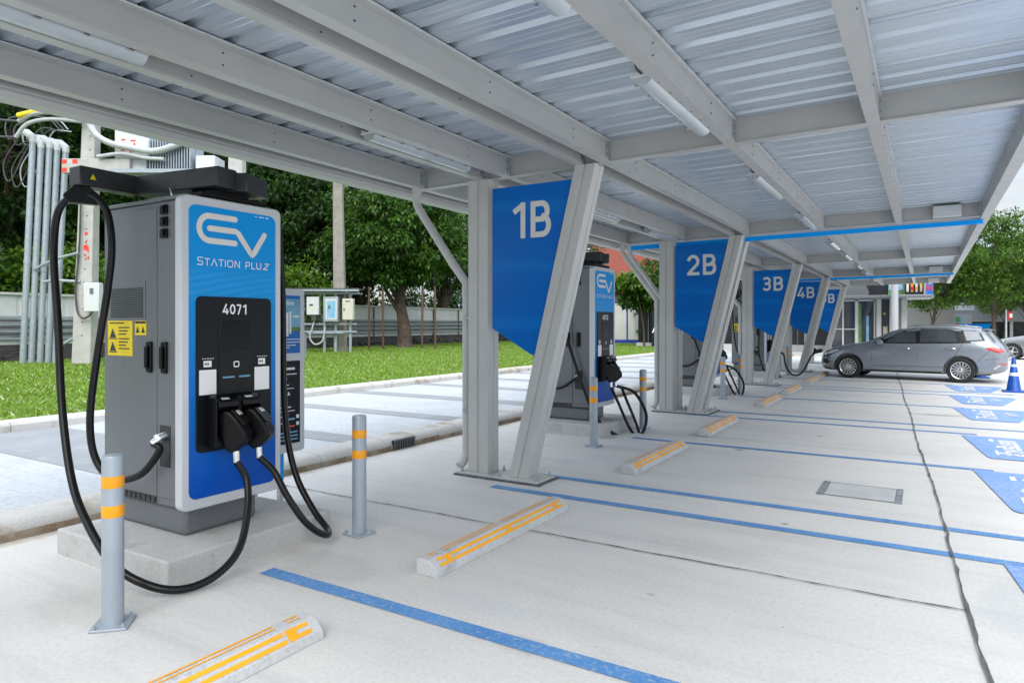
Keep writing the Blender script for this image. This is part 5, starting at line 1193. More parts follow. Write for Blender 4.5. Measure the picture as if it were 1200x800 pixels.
pbox(MB(), 2.34, 3.66, -0.2, 0.3, 6.14, 7.2).build('fin_core', 'steel_galv', tr, smooth=0)
for k in range(16): pbox(MB(), 2.36 + k * 0.083, 2.39 + k * 0.083, -0.55, -0.2, 6.2, 7.1).build('cooling_fin', 'steel_galv', tr, smooth=0)
pbox(MB(), 3.75, 4.35, -0.45, 0.3, 6.14, 6.62).build('terminal_box', 'white_plastic', tr, bevel=0.02)
mb = MB()
for dx, dz, w_, h_ in ((0, 0, .14, .05), (0, .12, .12, .05), (0.02, .25, .10, .12), (0.28, 0, .05, .3), (0.34, .1, .16, .05), (0.4, .22, .05, .16), (0.3, .42, .16, .05), (0.02, .45, .12, .05)): pbox(mb, 1.45 + dx, 1.45 + dx + w_, -0.505, -0.501, 6.62 + dz, 6.62 + dz + h_)
mb.build('red_lettering', 'red_paint', tr, smooth=0)
# loose conduits looping on the platform
lo = MB()
for k, pts in enumerate((((0.45, -0.62, 8.0), (0.7, -0.66, 7.3), (1.2, -0.70, 6.95), (1.9, -0.72, 6.78), (2.5, -0.72, 6.68), (3.0, -0.7, 6.78), (3.5, -0.66, 7.05), (3.9, -0.6, 7.8)), ((0.8, -0.62, 6.54), (1.6, -0.66, 6.62), (2.3, -0.70, 6.48), (2.9, -0.70, 6.44)), ((0.2, -0.4, 7.9), (-0.6, -0.5, 7.95), (-1.3, -0.5, 7.9), (-1.8, -0.4, 7.7)), ((0.2, -0.35, 7.7), (-0.8, -0.45, 7.75), (-1.5, -0.45, 7.6), (-1.9, -0.4, 7.2)))):
    lo.tube(catmull([T0 @ Vector(v) for v in pts], 6), (0.10, 0.06, 0.07, 0.06)[k], 10)
lo.build('loose_conduits', 'wire_grey', pl)
yw = MB().tube([T0 @ Vector((-1.75, -0.5, 7.84)), T0 @ Vector((-1.2, -0.5, 7.98)), T0 @ Vector((-0.95, -0.5, 7.96))], 0.085, 10).build('yellow_sleeve', 'yellow_sticker', pl)
# service lines
for k, (a, c) in enumerate((((-1.9, -0.4, 7.2), (-9, -2, 8.2)), ((-1.8, -0.4, 7.7), (-10, -2, 9.0)))):
    a, c = T0 @ Vector(a), T0 @ Vector(c); md = a.lerp(c, 0.5) - Vector((0, 0, 0.5))
    MB().tube(catmull([a, md, c], 8), 0.035, 6).build('service_line', 'wire_dark', pl)
MB().tube(catmull([T0 @ Vector((0.0, -0.3, 3.6)), T0 @ Vector((-0.8, -0.2, 3.4)), T0 @ Vector((-1.6, 0, 3.1))], 4), 0.045, 8).tube([T0 @ Vector((0.0, -0.2, 2.7)), T0 @ Vector((-0.9, -0.1, 2.75)), T0 @ Vector((-1.3, 0, 2.7))], 0.05, 8).tube([T0 @ Vector((-0.25, -0.2, 0.9)), T0 @ Vector((-0.8, -0.1, 0.62))], 0.05, 8).build('brace_arms', 'steel_galv', pole)

# weathered pole behind the meter shelter
b0 = spot(399, 418, 31.0); b0.z = 0.2
wp = thing('concrete_pole', 'weathered concrete pole rising behind the meter shelter to the roof', 'pole', b0)
T1 = frame(b0)
MB().add([(-0.28, -0.2, 0), (0.28, -0.2, 0), (0.28, 0.2, 0), (-0.28, 0.2, 0), (-0.32, -0.15, 8.4), (0.08, -0.15, 8.4), (0.08, 0.15, 8.4), (-0.32, 0.15, 8.4)], [(0, 3, 2, 1), (4, 5, 6, 7), (0, 1, 5, 4), (1, 2, 6, 5), (2, 3, 7, 6), (3, 0, 4, 7)], 0, T1).build('pole_shaft', 'weathered_pole', wp, smooth=0, bevel=0.03)
# meter shelter with boxes
ms = thing('meter_shelter', 'small galvanised shelter with sloping roof over electric boxes', 'meter shelter', spot(380, 418, 30.2) * 1.0)
Ts = frame(Vector((b0.x, b0.y, 0.2))) @ Matrix.Translation((-1.0, -0.75, 0))
def sb(mb, x0, x1, y0, y1, z0, z1): return mb.box(x0, x1, y0, y1, z0, z1, 0, Ts)
rfp = []; x = -1.35
mb = MB()
while x < 2.05:
    mb.box(x, x + 0.10, -0.55, 0.75, 2.83, 2.86, 0, Ts); mb.box(x + 0.10, x + 0.18, -0.55, 0.75, 2.87, 2.90, 0, Ts); x += 0.18
mb.build('shelter_roof', 'roof_dark', ms, smooth=0)
sb(sb(sb(MB(), -1.4, 2.15, -0.58, -0.52, 2.76, 2.84), -1.3, 2.05, -0.1, 0.0, 2.66, 2.74), -1.3, 2.05, 0.5, 0.6, 2.66, 2.74).build('shelter_rails', 'steel_galv', ms, smooth=0)
for xx in (-1.1, 0.48, 0.98, 1.64): sb(MB(), xx - 0.05, xx + 0.05, -0.05, 0.05, 0, 2.74).build('shelter_leg', 'steel_galv', ms, smooth=0)
mb = MB(); sb(mb, -1.2, 1.95, -0.12, -0.06, 1.28, 1.36); sb(mb, -1.2, 1.95, -0.12, -0.06, 0.95, 1.02); sb(mb, -0.2, 1.4, -0.3, -0.1, 0.9, 0.98); mb.build('shelter_crossbar', 'steel_galv', ms, smooth=0)
def ebox(lab, x0, x1, z0, z1, matn, cat='electric box', d=0.32):
    q = Ts @ Vector(((x0 + x1) / 2, -0.2, z0)); t_ = thing('meter_cabinet', lab, cat, q)
    sb(MB(), x0, x1, -0.13 - d, -0.13, z0, z1).build('cabinet_case', matn, t_, bevel=0.02)
    return t_
e1 = ebox('white wall box with dark socket hanging left under the shelter', -0.20, 0.34, 1.72, 2.52, 'white_plastic')
mb = MB(); sb(mb, -0.06, 0.09, -0.458, -0.451, 2.12, 2.20); mb.build('case_switch', 'wire_dark', e1, smooth=0)
mb = MB(); sb(mb, -0.04, 0.03, -0.458, -0.451, 1.97, 2.03); mb.build('case_lamp', 'yellow_sticker', e1, smooth=0)
mb = MB(); sb(mb, 0.0, 0.22, -0.42, -0.2, 1.45, 1.72); mb.build('case_socket', 'wire_dark', e1, bevel=0.02)
MB().tube(catmull([Ts @ Vector(v) for v in ((0.1, -0.3, 1.45), (0.02, -0.35, 1.1), (-0.08, -0.35, 0.7), (0.15, -0.35, 0.42), (0.45, -0.3, 0.55), (0.55, -0.25, 1.0), (0.55, -0.2, 1.4))], 6), 0.035, 8).build('case_cable', 'wire_grey', e1)
e2 = ebox('grey cabinet with open glazed door in the middle of the shelter', 0.54, 1.20, 1.42, 2.52, 'steel_galv')
mb = MB(); sb(mb, 0.64, 1.15, -0.47, -0.452, 1.5, 2.42); mb.build('cabinet_door', 'white_plastic', e2, bevel=0.01)
mb = MB(); sb(mb, 0.71, 1.08, -0.478, -0.4715, 1.58, 2.34); mb.build('door_glass', 'poster_sky', e2, smooth=0)
mb = MB(); sb(mb, 0.77, 0.87, -0.484, -0.479, 1.98, 2.14); mb.build('meter_dial', 'roof_dark', e2, smooth=0)
e3 = ebox('beige metal cabinet at the right end of the shelter', 1.38, 1.86, 1.50, 2.44, 'beige_metal')
mb = MB(); sb(mb, 1.44, 1.49, -0.458, -0.451, 1.9, 2.02); mb.build('cabinet_lock', 'wire_dark', e3, smooth=0)
mb = MB(); sb(mb, 1.52, 1.72, -0.458, -0.451, 2.30, 2.34); mb.build('cabinet_plate', 'sticker_ink', e3, smooth=0)

# ================================================================== TREES
def tree_mesh(seed, H=8.0, trunk_h=2.2, rx=3.2, rz_=2.8, nclump=150, per=95, leafL=0.20, r0=0.22, droop=0.35, limbs=9, lean=0.0, flat=1.0):
    rg = np.random.default_rng(seed); rd = random.Random(seed)
    mb = MB(); cz = trunk_h + rz_ * 0.85
    tp = [Vector((0, 0, 0)), Vector((0.05 * lean, 0.02, trunk_h * 0.4)), Vector((lean * 0.3 + rd.uniform(-.1, .1), rd.uniform(-.1, .1), trunk_h)), Vector((lean * 0.5 + rd.uniform(-.3, .3), rd.uniform(-.3, .3), trunk_h + rz_ * 0.7)), Vector((lean * .6, 0, trunk_h + rz_ * 1.3))]
    tc_ = catmull(tp, 6); mb.tube(tc_, [r0 * (1.25 - 1.1 * i / (len(tc_) - 1)) if i else r0 * 1.5 for i in range(len(tc_))], 12)
    # clump centres: uneven shell-biased ellipsoid
    cs = []
    lob = [(rg.normal(size=3), rg.uniform(0.75, 1.18)) for _ in range(9)]
    while len(cs) < nclump:
        d = rg.normal(size=3); d /= np.linalg.norm(d)
        k = 1.0
        for ld, s in lob:
            ln = ld / np.linalg.norm(ld); c = max(0, float(d @ ln)); k *= 1 + (s - 1) * c ** 4
        r = rg.uniform(0.25, 1.0) ** 0.55 * k
        z = cz + d[2] * r * rz_ * (1.0 if d[2] > 0 else 0.8)
        if z < trunk_h * 0.75: continue
        cs.append((d[0] * r * rx + lean * 0.6, d[1] * r * rx, z))
    cs = np.array(cs)
    for i in range(limbs * 3):
        c = Vector(cs[rd.randrange(len(cs))]); s = tc_[rd.randrange(len(tc_) // 3, len(tc_) - 2)]
        m_ = s.lerp(c, 0.5) + Vector((rd.uniform(-.3, .3), rd.uniform(-.3, .3), rd.uniform(0, .4)))
        pts = catmull([s, m_, c], 5); rr = r0 * (0.42 if i < limbs else 0.18)
        mb.tube(pts, [rr * (1 - 0.85 * j / (len(pts) - 1)) for j in range(len(pts))], 7)
    N = nclump * per
    cc = np.repeat(cs, per, 0); cr = np.repeat(rg.uniform(0.35, 0.75, nclump) * (rx / 3.2) ** 0.5, per)
    d = rg.normal(size=(N, 3)); d /= np.linalg.norm(d, axis=1)[:, None]
    pos = cc + d * (cr * rg.uniform(0.2, 1.0, N) ** 0.5)[:, None] * np.array([1, 1, 0.65])
    ax_ = d + rg.normal(size=(N, 3)) * 0.6; ax_[:, 2] -= droop; ax_ /= np.linalg.norm(ax_, axis=1)[:, None]
    up = np.tile([0, 0, 1.0], (N, 1)) + rg.normal(size=(N, 3)) * 0.45
    sd_ = np.cross(ax_, up); sd_ /= np.linalg.norm(sd_, axis=1)[:, None] + 1e-9
    nr = np.cross(sd_, ax_)
    Ls = leafL * rg.uniform(0.6, 1.35, N)[:, None]; W_ = Ls * 0.24
    V = np.zeros((N, 4, 3)); V[:, 0] = pos; V[:, 1] = pos + ax_ * Ls * 0.5 + sd_ * W_ + nr * Ls * 0.05; V[:, 2] = pos + ax_ * Ls - nr * Ls * 0.08; V[:, 3] = pos + ax_ * Ls * 0.5 - sd_ * W_ + nr * Ls * 0.05
    return mb, V.reshape(-1, 3), np.arange(N * 4).reshape(-1, 4)
PROTO = {}
def proto(key, leafm, **kw):
    mb, V, Q = tree_mesh(**kw); PROTO[key] = (mb, V, Q, leafm)
def plant(key, name, label, loc, s=1.0, rot=0.0, cat='tree', group=None, sz=None):
    ent = PROTO[key]
    t_ = thing(name, label, cat, loc, rot, group); t_.scale = (s, s, sz or s)
    if len(ent) == 4:
        mb, V, Q, lm = ent
        o1 = mb.build('trunk', 'bark', t_, world=False); o2 = np_mesh('crown', V, Q, [lm], parent=t_)
        PROTO[key] = ent + (o1.data, o2.data)
    else:
        for nm, me in (('trunk', ent[4]), ('crown', ent[5])):
            o = bpy.data.objects.new(nm, me); COL.objects.link(o); o.parent = t_
    return t_
proto('big_dark', 'leaf_dark', seed=11, trunk_h=3.0, rx=4.6, rz_=4.2, nclump=280, per=120, leafL=0.22, r0=0.3)
proto('big_dark2', 'leaf_dark', seed=12, trunk_h=2.8, rx=4.4, rz_=3.6, nclump=230, per=120, leafL=0.22, r0=0.28)
proto('mango', 'leaf_mid', seed=13, trunk_h=2.4, rx=3.6, rz_=3.0, nclump=230, per=150, leafL=0.22, r0=0.3, droop=0.8, lean=-0.6)
proto('bush', 'leaf_bright', seed=14, trunk_h=0.9, rx=2.0, rz_=1.5, nclump=110, per=80, leafL=0.20, r0=0.09, limbs=6)
proto('street', 'leaf_street', seed=15, trunk_h=2.5, rx=3.6, rz_=2.9, nclump=180, per=130, leafL=0.19, r0=0.13, lean=0.3)
proto('street2', 'leaf_street', seed=16, trunk_h=2.5, rx=3.8, rz_=3.4, nclump=200, per=130, leafL=0.19, r0=0.13, lean=-0.4)
proto('small', 'leaf_mid', seed=17, trunk_h=1.6, rx=2.2, rz_=1.9, nclump=110, per=85, leafL=0.24, r0=0.12, droop=0.6)
def gp_(px, d, z=0.2):
    p = spot(px, 380, d); p.z = z; return p
def tp_(key, name, label, px, d, s, rot, group=None, sz=None, cat='tree', z=0.2): return plant(key, name, label, gp_(px, d, z), s, rot, cat, group, sz)
GB = 'dark trees behind the white fence'
# behind the fence, left to right
tp_('big_dark2', 'broadleaf_tree', 'dark tree filling the top left corner behind the riser pipes', 15, 31.0, 1.5, 0.4, GB)
tp_('big_dark', 'broadleaf_tree', 'dark tree behind the power pole and transformer', 130, 36.0, 1.4, 1.9, GB)
tp_('big_dark', 'broadleaf_tree', 'tall dark tree just right of charger 4071 behind the meter shelter', 330, 40.0, 1.25, 3.4, GB)
tp_('big_dark2', 'broadleaf_tree', 'dark tree between the weathered pole and the mango tree', 420, 45.0, 1.35, 5.0, GB)
tp_('big_dark', 'broadleaf_tree', 'dark tree behind the mango tree, beside post 1B', 520, 47.0, 1.2, 0.9, GB)
tp_('big_dark2', 'broadleaf_tree', 'dark tree seen between post 1B and its slanting brace', 605, 52.0, 1.2, 2.2, GB)
tp_('big_dark2', 'broadleaf_tree', 'dark tree between the riser pipes and the power pole', 75, 41.0, 1.75, 4.1, GB)
tp_('big_dark2', 'broadleaf_tree', 'dark tree behind charger 4071 above its cable boom', 235, 40.0, 1.5, 0.2, GB)
tp_('mango', 'mango_tree', 'leafy mid green tree with drooping leaves standing on the lawn before the fence', 474, 36.5, 1.18, 0.3)
GU = 'bright shrubs behind the white fence'
for i, (px, d, s, lab) in enumerate(((8, 28.5, 1.3, 'bright shrub at the left photo edge behind the fence'), (62, 29.0, 1.2, 'bright shrub behind the fence and the riser pipes'), (110, 29.5, 1.35, 'bright shrub behind the fence beside the power pole'), (345, 35.5, 1.25, 'bright shrub behind the meter shelter roof'), (160, 31, 1.2, 'bright shrub behind the fence hidden partly by the charger cabinet'))):
    tp_('bush', 'shrub', lab, px, d, s, i * 1.3, GU, cat='shrub')
# beyond the lawn end
tp_('small', 'flowering_tree', 'leafy tree with red flowers beside the 2B post in front of the brick building', 766, 39.0, 0.88, 0.5, None, sz=1.0)
proto('sapling', 'leaf_bright', seed=18, trunk_h=3.3, rx=0.95, rz_=0.5, nclump=26, per=60, leafL=0.34, r0=0.045, droop=1.2, limbs=3, lean=-1.3)
plant('sapling', 'sapling', 'slender leaning sapling with bright drooping leaves beside charger 4072', gp_(755, 38.5), 1.0, R(YAW), 'sapling')
# dark mass of low wood behind the fence
def wood(n, seed):
    rg = np.random.default_rng(seed)
    nc = 520; t = rg.uniform(0, 1, nc); cy = -4 + 66 * t; cx = -30.5 - 0.05 * cy - rg.uniform(0, 5.5, nc)
    top = 4.6 + 1.6 * np.sin(cy * 0.55) + 1.1 * np.sin(cy * 1.3 + 1); cz = 0.8 + (top - 0.8) * rg.uniform(0, 1, nc) ** 0.95
    per = n // nc; N = nc * per
    c = np.repeat(np.stack([cx, cy, cz], 1), per, 0); d = rg.normal(size=(N, 3)); d /= np.linalg.norm(d, axis=1)[:, None]
    p = c + d * rg.uniform(0.2, 1.15, N)[:, None]
    ax_ = d + rg.normal(size=(N, 3)) * 0.6; ax_[:, 2] -= 0.3; ax_ /= np.linalg.norm(ax_, axis=1)[:, None]
    sd_ = np.cross(ax_, np.tile([0, 0, 1.0], (N, 1)) + rg.normal(size=(N, 3)) * 0.5); sd_ /= np.linalg.norm(sd_, axis=1)[:, None] + 1e-9
    L_ = 0.34 * rg.uniform(0.6, 1.3, N)[:, None]
    V = np.zeros((N, 4, 3)); V[:, 0] = p; V[:, 1] = p + ax_ * L_ * .5 + sd_ * L_ * .25; V[:, 2] = p + ax_ * L_; V[:, 3] = p + ax_ * L_ * .5 - sd_ * L_ * .25
    return V.reshape(-1, 3), np.arange(N * 4).reshape(-1, 4)
V, Q = wood(64000, 5)
wo = np_mesh('woodland', V, Q, ['leaf_dark']); tag(wo, 'dense dark thicket filling the background behind the white fence', 'thicket', kind='stuff')
# right side
GR = 'street trees beyond the far parking bays'
tp_('street', 'street_tree', 'dark street tree right of the shop canopy end', 1092, 52.0, 1.05, 0.6, GR, z=0)
tp_('street2', 'street_tree', 'tall bright street tree at the right beyond the silver car', 1165, 50.0, 1.12, 1.2, GR, z=0)
tp_('street', 'street_tree', 'street tree at the right photo edge with leaning trunk', 1205, 53.0, 1.12, 3.9, GR, z=0)
tp_('street2', 'street_tree', 'far street tree behind the white gate house', 1135, 72.0, 1.15, 4.4, GR, z=0)
tp_('street', 'street_tree', 'far street tree at the extreme right behind the others', 1215, 75.0, 1.2, 2.4, GR, z=0)
tp_('big_dark', 'broadleaf_tree', 'tall dark tree behind the shop roof', 1030, 80.0, 1.0, 2.4, None, z=0)
tp_('street', 'street_tree', 'far street tree between the gate house and the grey wall', 1178, 62.0, 1.0, 5.4, GR, z=0)

# flowers on the flowering tree
fp = gp_(766, 38.5); n = 260
V = []; Q = []
for i in range(n):
    c = np.array([fp.x, fp.y, 5.0]) + RNG.normal(size=3) * np.array([1.3, 1.3, 0.9]) * 0.9
    a = RNG.normal(size=3); a /= np.linalg.norm(a); b2 = np.cross(a, [0, 0, 1.0]); b2 /= np.linalg.norm(b2) + 1e-9
    V += [c, c + a * 0.07 + b2 * 0.05, c + a * 0.14, c + a * 0.07 - b2 * 0.05]; Q.append([4 * i, 4 * i + 1, 4 * i + 2, 4 * i + 3])
fl_tree = [k for k in bpy.data.objects if k.name.startswith('flowering_tree')][0]
ti = (Matrix.Translation(fl_tree.location) @ Matrix.Rotation(fl_tree.rotation_euler.z, 4, 'Z') @ Matrix.Diagonal((*fl_tree.scale, 1))).inverted()
V = np.array([tuple(ti @ Vector(v)) for v in V])
np_mesh('blossoms', V, np.array(Q), ['flower_red'], parent=fl_tree)

# ================================================================== FAR BUILDINGS
TB = lambda p: Matrix.Translation(p) @ Matrix.Rotation(R(YAW - 16), 4, 'Z')
# brick red building
q = gp_(735, 78, 0); bl = thing('brick_building', 'plain brick red building rising behind charger 4072', 'building', q, R(YAW))
MB().box(-3.6, 4.2, -2, 6, 0, 14.0).build('brick_wall', 'brick_red', bl, smooth=0, world=False)
MB().box(-3.8, 4.4, -2.2, 6.2, 14.0, 14.3).build('brick_parapet', 'brick_red', bl, smooth=0, world=False)
mb = MB()
for i in range(4):
    for j in range(1): mb.box(-2.6 + i * 1.8, -1.7 + i * 1.8, -2.02, -1.99, 2.0 + j * 3.2, 3.4 + j * 3.2)
mb.build('brick_windows', 'shop_glass', bl, smooth=0, world=False)
# white cabin with blue frame
q = gp_(735, 46.0, 0.1); kb_ = thing('site_cabin', 'white cabin with blue corner frames and an air conditioner behind charger 4072', 'cabin', q, R(YAW - 6))
MB().box(-2.2, 1.0, 0, 2.6, 0.35, 2.9).build('cabin_wall', 'kiosk_white', kb_, smooth=0, world=False)
mb = MB()
for xx in (-2.22, -0.05, 1.0): mb.box(xx, xx + 0.10, -0.03, 0.05, 0.3, 2.95)
mb.box(-2.2, 1.1, -0.03, 0.02, 2.85, 2.97).box(-2.2, 1.1, -0.05, 2.6, 0.1, 0.36).build('cabin_frame', 'kiosk_blue', kb_, smooth=0, world=False)
MB().box(-2.6, 3.2, -0.6, 3.0, 3.65, 3.8).box(-2.5, 2.9, 0.0, 2.7, 2.97, 3.65).build('cabin_roof', 'roof_dark', kb_, smooth=0, world=False)
MB().box(0.55, 0.95, -0.3, 0, 1.0, 2.85).build('cabin_door', 'facade_grey', kb_, smooth=0, world=False)
q2 = q + Vector((0.35, 0.2, 2.15))
ac = thing('air_conditioner', 'outdoor air conditioner unit mounted on the cabin wall', 'air conditioner', q2, R(YAW - 6))
MB().box(0, 1.05, -0.45, -0.05, 0, 0.85).build('unit_case', 'facade_grey', ac, bevel=0.03, world=False)
MB().lathe([(0.30, 0), (0.30, 0.02)], 24, 0, Matrix.Translation((0.62, -0.45, 0.42)) @ Matrix.Rotation(R(90), 4, 'X')).build('unit_fan', 'wire_dark', ac, world=False)
# long dark cafe building with canopy at the far end of the row
q = Vector((-12.5, 38.0, 0)); sh = thing('cafe_building', 'dark glazed cafe building with grey canopy and bright menu boards at the row end', 'building', q)
def fb(name, matn, boxes, parent=sh, **k):
    mb = MB()
    for b_ in boxes: mb.box(*b_)
    return mb.build(name, matn, parent, smooth=0, **k)
fb('facade', 'facade_black', [(-14.2, -4.0, 37.2, 44, 0.1, 4.6)])
fb('base_course', 'plaster_white', [(-14.2, -4.0, 36.9, 37.2, 0.0, 0.45)])
fb('terrace', 'plaster_white', [(-14.5, 1.5, 34.6, 36.9, 0.0, 0.16)])
fb('facade_mullion', 'roof_dark', [(-13.6 + i * 1.6, -13.54 + i * 1.6, 37.14, 37.195, 0.45, 3.6) for i in range(6)])
fb('shopfront_glass', 'shop_glass', [(-4.0, -1.45, 36.0, 36.05, 0.2, 2.75)])
mb = MB()
for xx in (-3.95, -3.4, -2.85, -2.78, -2.06): mb.box(xx, xx + 0.07, 35.93, 36.06, 0.16, 2.70)
mb.box(-3.95, -1.95, 35.93, 36.06, 2.60, 2.70).box(-3.95, -1.95, 35.93, 36.06, 0.16, 0.28).box(-3.95, -2.85, 35.95, 36.055, 1.25, 1.30)
mb.build('shopfront_frame', 'white_plastic', sh, smooth=0)
fb('shop_pier', 'plaster_white', [(-1.93, -1.74, 35.6, 36.0, 0.16, 2.66)]); fb('shop_pier', 'plaster_white', [(-1.40, -1.22, 35.7, 36.0, 0.16, 2.66)]); fb('shop_pier', 'plaster_white', [(-0.92, -0.72, 35.6, 36.3, 0.16, 2.66)])
fb('shop_panel', 'facade_grey', [(-1.22, -0.92, 35.9, 36.0, 0.16, 2.66)])
fb('shop_interior', 'facade_black', [(-3.9, -1.0, 36.3, 40, 0.1, 2.8)])
fb('door_blind', 'poster_sky', [(-2.38, -2.26, 35.95, 35.97, 0.3, 1.9)]); fb('door_plants', 'poster_green', [(-2.72, -2.58, 35.95, 35.97, 0.3, 2.5)])
fb('shop_lamp', 'drink_yellow', [(-1.66, -1.58, 35.97, 35.99, 1.95, 2.05)]); fb('shop_bags', 'drink_cream', [(-1.68, -1.50, 35.96, 35.98, 0.9, 1.4)])
cv = [(-6.2, 2.78), (-6.2, 3.45)] + [(-2.75 + 0.55 * math.cos(a), 2.9 + 0.58 * math.sin(a)) for a in np.linspace(PI / 2, 0.12, 9)] + [(-2.2, 2.78)]
MB().prism(cv, 'y', 34.7, 35.38).build('canopy_drum', 'canopy_grey', sh, smooth=40)
MB().prism([(-5.8, 34.3), (-1.6, 33.9), (0.28, 34.2), (0.34, 34.5), (0.2, 37.0), (-5.8, 37.0)], 'z', 2.66, 2.80).build('canopy_slab', 'canopy_grey', sh, smooth=0, bevel=0.03)
fb('sign_back', 'facade_black', [(-3.2, -1.44, 35.4, 35.7, 2.81, 4.6)])
fb('upper_wall', 'plaster_beige', [(-0.95, 0.25, 35.8, 38.5, 2.85, 4.5)])
fb('menu_panel_green', 'poster_green', [(-1.44, -0.80, 35.25, 35.4, 2.81, 4.0)])
fb('menu_panel_sky', 'poster_sky', [(-1.42, -0.82, 35.22, 35.248, 3.05, 3.70)])
fb('menu_panel_bars', 'white_plastic', [(-1.36 + k * 0.14, -1.32 + k * 0.14, 35.20, 35.218, 3.12, 3.6) for k in range(4)])
mp0 = fb('menu_board', 'facade_black', [(-0.78, -0.05, 34.95, 35.1, 2.81, 3.84)])
cols = ['drink_cream', 'drink_orange', 'white_plastic', 'drink_yellow']
for i in range(4):
    x0 = -0.72 + i * 0.172; w_ = 0.105
    MB().prism([(x0 + 0.012, 2.95), (x0 + w_ - 0.012, 2.95), (x0 + w_, 3.40), (x0 + w_ * .62, 3.50), (x0 + w_ * .6, 3.62), (x0 + w_ * .4, 3.62), (x0 + w_ * .38, 3.50), (x0, 3.40)], 'y', 34.93, 34.948).build('menu_drink', cols[i], mp0, smooth=0)
    MB().prism([(x0 + 0.015, 3.0), (x0 + w_ - 0.015, 3.0), (x0 + w_ - 0.008, 3.18), (x0 + 0.008, 3.18)], 'y', 34.924, 34.929).build('menu_drink_base', ['white_plastic', 'lamp_red', 'drink_orange', 'drink_cream'][i], mp0, smooth=0)
    fb('menu_straw', 'letter_white', [(x0 + 0.04, x0 + 0.07, 34.932, 34.948, 3.63, 3.74)], mp0)
fb('menu_edge', 'white_plastic', [(-0.045, 0.03, 34.75, 34.9, 2.81, 3.80)])
mp1 = fb('menu_board', 'poster_blue', [(0.04, 0.31, 34.55, 34.7, 2.81, 3.72)])
for i, (xx, zz, cm) in enumerate(((0.05, 3.0, 'lamp_red'), (0.14, 3.25, 'drink_orange'), (0.20, 2.95, 'lamp_red'), (0.06, 3.4, 'drink_cream'), (0.18, 3.42, 'white_plastic'))): fb('menu_picture', cm, [(xx, xx + 0.08, 34.53, 34.548, zz, zz + 0.22)], mp1)
MB().lathe([(0.14, 0.0), (0.14, 4.4)], 24, 0, Matrix.Translation((-1.12, 33.4, 0))).build('round_column', 'facade_grey', sh)
# dark arrow board and sign with white script
q = gp_(779, 38.0, 0.2); sg = thing('script_sign', 'dark board with a white arrow and white script Mo beside the tree trunk', 'sign', q, R(YAW - 2))
MB().box(-0.72, 1.4, 0, 0.12, 0.0, 2.15).build('sign_board', 'facade_black', sg, smooth=0, world=False)
o = lettering('sign_script', 'Mo', 0.85, 'letter_white', (-0.32, -0.012, 0.99), FACE_NY, sg, 0.004, sxy=(0.8, 0.62), shear=0.35, world=False)
MB().add([(-0.58, -0.01, 1.62), (-0.34, -0.01, 1.90), (-0.24, -0.01, 1.90), (-0.46, -0.01, 1.62), (-0.24, -0.01, 1.34), (-0.34, -0.01, 1.34)], [(0, 3, 2, 1), (0, 5, 4, 3)]).build('sign_arrow', 'letter_white', sg, smooth=0, world=False)
MB().box(0.2, 0.9, -0.02, -0.001, 1.5, 1.55).box(0.2, 0.75, -0.02, -0.001, 1.9, 1.95).box(0.2, 0.25, -0.02, -0.001, 1.5, 1.95).box(0.55, 0.6, -0.02, -0.001, 1.5, 1.95).build('sign_frame_marks', 'facade_grey', sg, smooth=0, world=False)
# white wall, gate house and grey band building at the right
q = gp_(1075, 56, 0); ww = thing('white_wall', 'plain white wall behind the street tree trunks', 'wall', q, R(YAW - 30))
MB().box(-4.2, 2.6, 0, 0.3, 0, 3.4).build('wall_face', 'plaster_white', ww, smooth=0, world=False)
MB().box(-4.2, 2.6, -0.05, 0.35, 3.4, 3.5).build('wall_coping', 'plaster_white', ww, smooth=0, world=False)
q = gp_(1121, 58, 0); gh = thing('gate_house', 'small white gate house with a dark doorway and a coloured poster', 'gate house', q, R(YAW - 30))
MB().box(-1.1, 1.1, 0, 2.2, 0, 2.7).build('hut_wall', 'plaster_white', gh, smooth=0, world=False)
MB().box(-1.25, 1.25, -0.2, 2.4, 2.7, 3.1).build('hut_roof', 'white_plastic', gh, smooth=0, world=False)
MB().box(-0.85, -0.45, -0.02, 0.0, 0.2, 2.2).build('hut_door', 'facade_black', gh, smooth=0, world=False)
MB().box(-0.3, 0.35, -0.03, 0.0, 1.0, 2.2).build('hut_window', 'poster_sky', gh, smooth=0, world=False)
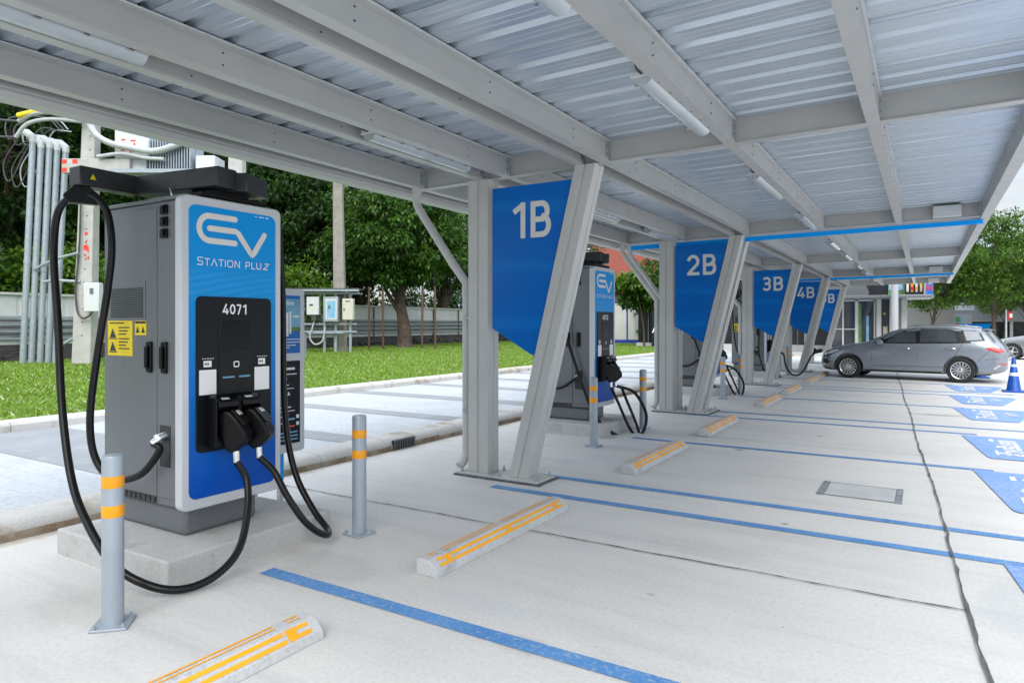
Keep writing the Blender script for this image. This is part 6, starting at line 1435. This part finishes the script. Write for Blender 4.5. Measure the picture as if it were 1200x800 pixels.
MB().box(-0.1, 0.25, -0.045, -0.031, 1.7, 2.15).build('hut_poster_leaf', 'poster_green', gh, smooth=0, world=False)
MB().box(-0.1, 0.2, -0.045, -0.031, 1.15, 1.6).build('hut_poster_spot', 'lamp_red', gh, smooth=0, world=False)
q = gp_(1165, 64, 0); gw = thing('warehouse', 'long pale grey building with open dark ground floor at the right', 'building', q, R(YAW - 34))
MB().box(-3.4, 22, 0, 8, 1.75, 3.6).build('pale_band', 'far_grey', gw, smooth=0, world=False)
MB().box(-3.4, 22, 2.5, 8, 0, 1.75).build('open_floor', 'facade_black', gw, smooth=0, world=False)
for xx in (-3.3, 1.2, 5.8, 10.4): MB().box(xx, xx + 0.25, 0.05, 0.3, 0, 1.75).build('band_pillar', 'plaster_white', gw, smooth=0, world=False)
MB().box(-5, 22, 1.0, 8, 3.6, 6.2).build('dark_storey', 'roof_dark', gw, smooth=0, world=False)
mb = MB()
for i in range(8): mb.box(-4.2 + i * 2.2, -2.6 + i * 2.2, 0.98, 1.0, 4.1, 5.5)
mb.build('storey_windows', 'shop_glass', gw, smooth=0, world=False)
q = gp_(1144, 55, 0); sk = thing('skip_bin', 'bright blue bin beside the white gate house', 'bin', q, R(YAW - 30))
MB().prism([(-0.75, 0.25), (0.75, 0.25), (0.95, 1.45), (-0.95, 1.45)], 'y', 0, 1.0).build('bin_body', 'blue_strip', sk, bevel=0.03, world=False)
MB().box(-1.0, 1.0, -0.05, 1.05, 1.45, 1.55).build('bin_lid', 'blue_strip', sk, bevel=0.02, world=False)
q = gp_(1179, 50, 0); fs_ = thing('flag_sign', 'slim white post with a small red flag board at the right', 'sign', q, R(YAW - 30))
MB().tube([(0, 0, 0), (0, 0, 2.6)], 0.06, 10).build('sign_post', 'white_plastic', fs_, world=False)
MB().box(0.0, 0.38, -0.04, 0.0, 1.85, 2.45).build('flag_board', 'lamp_red', fs_, smooth=0, world=False)
MB().box(0.20, 0.38, -0.05, -0.041, 2.0, 2.3).build('flag_patch', 'letter_white', fs_, smooth=0, world=False)
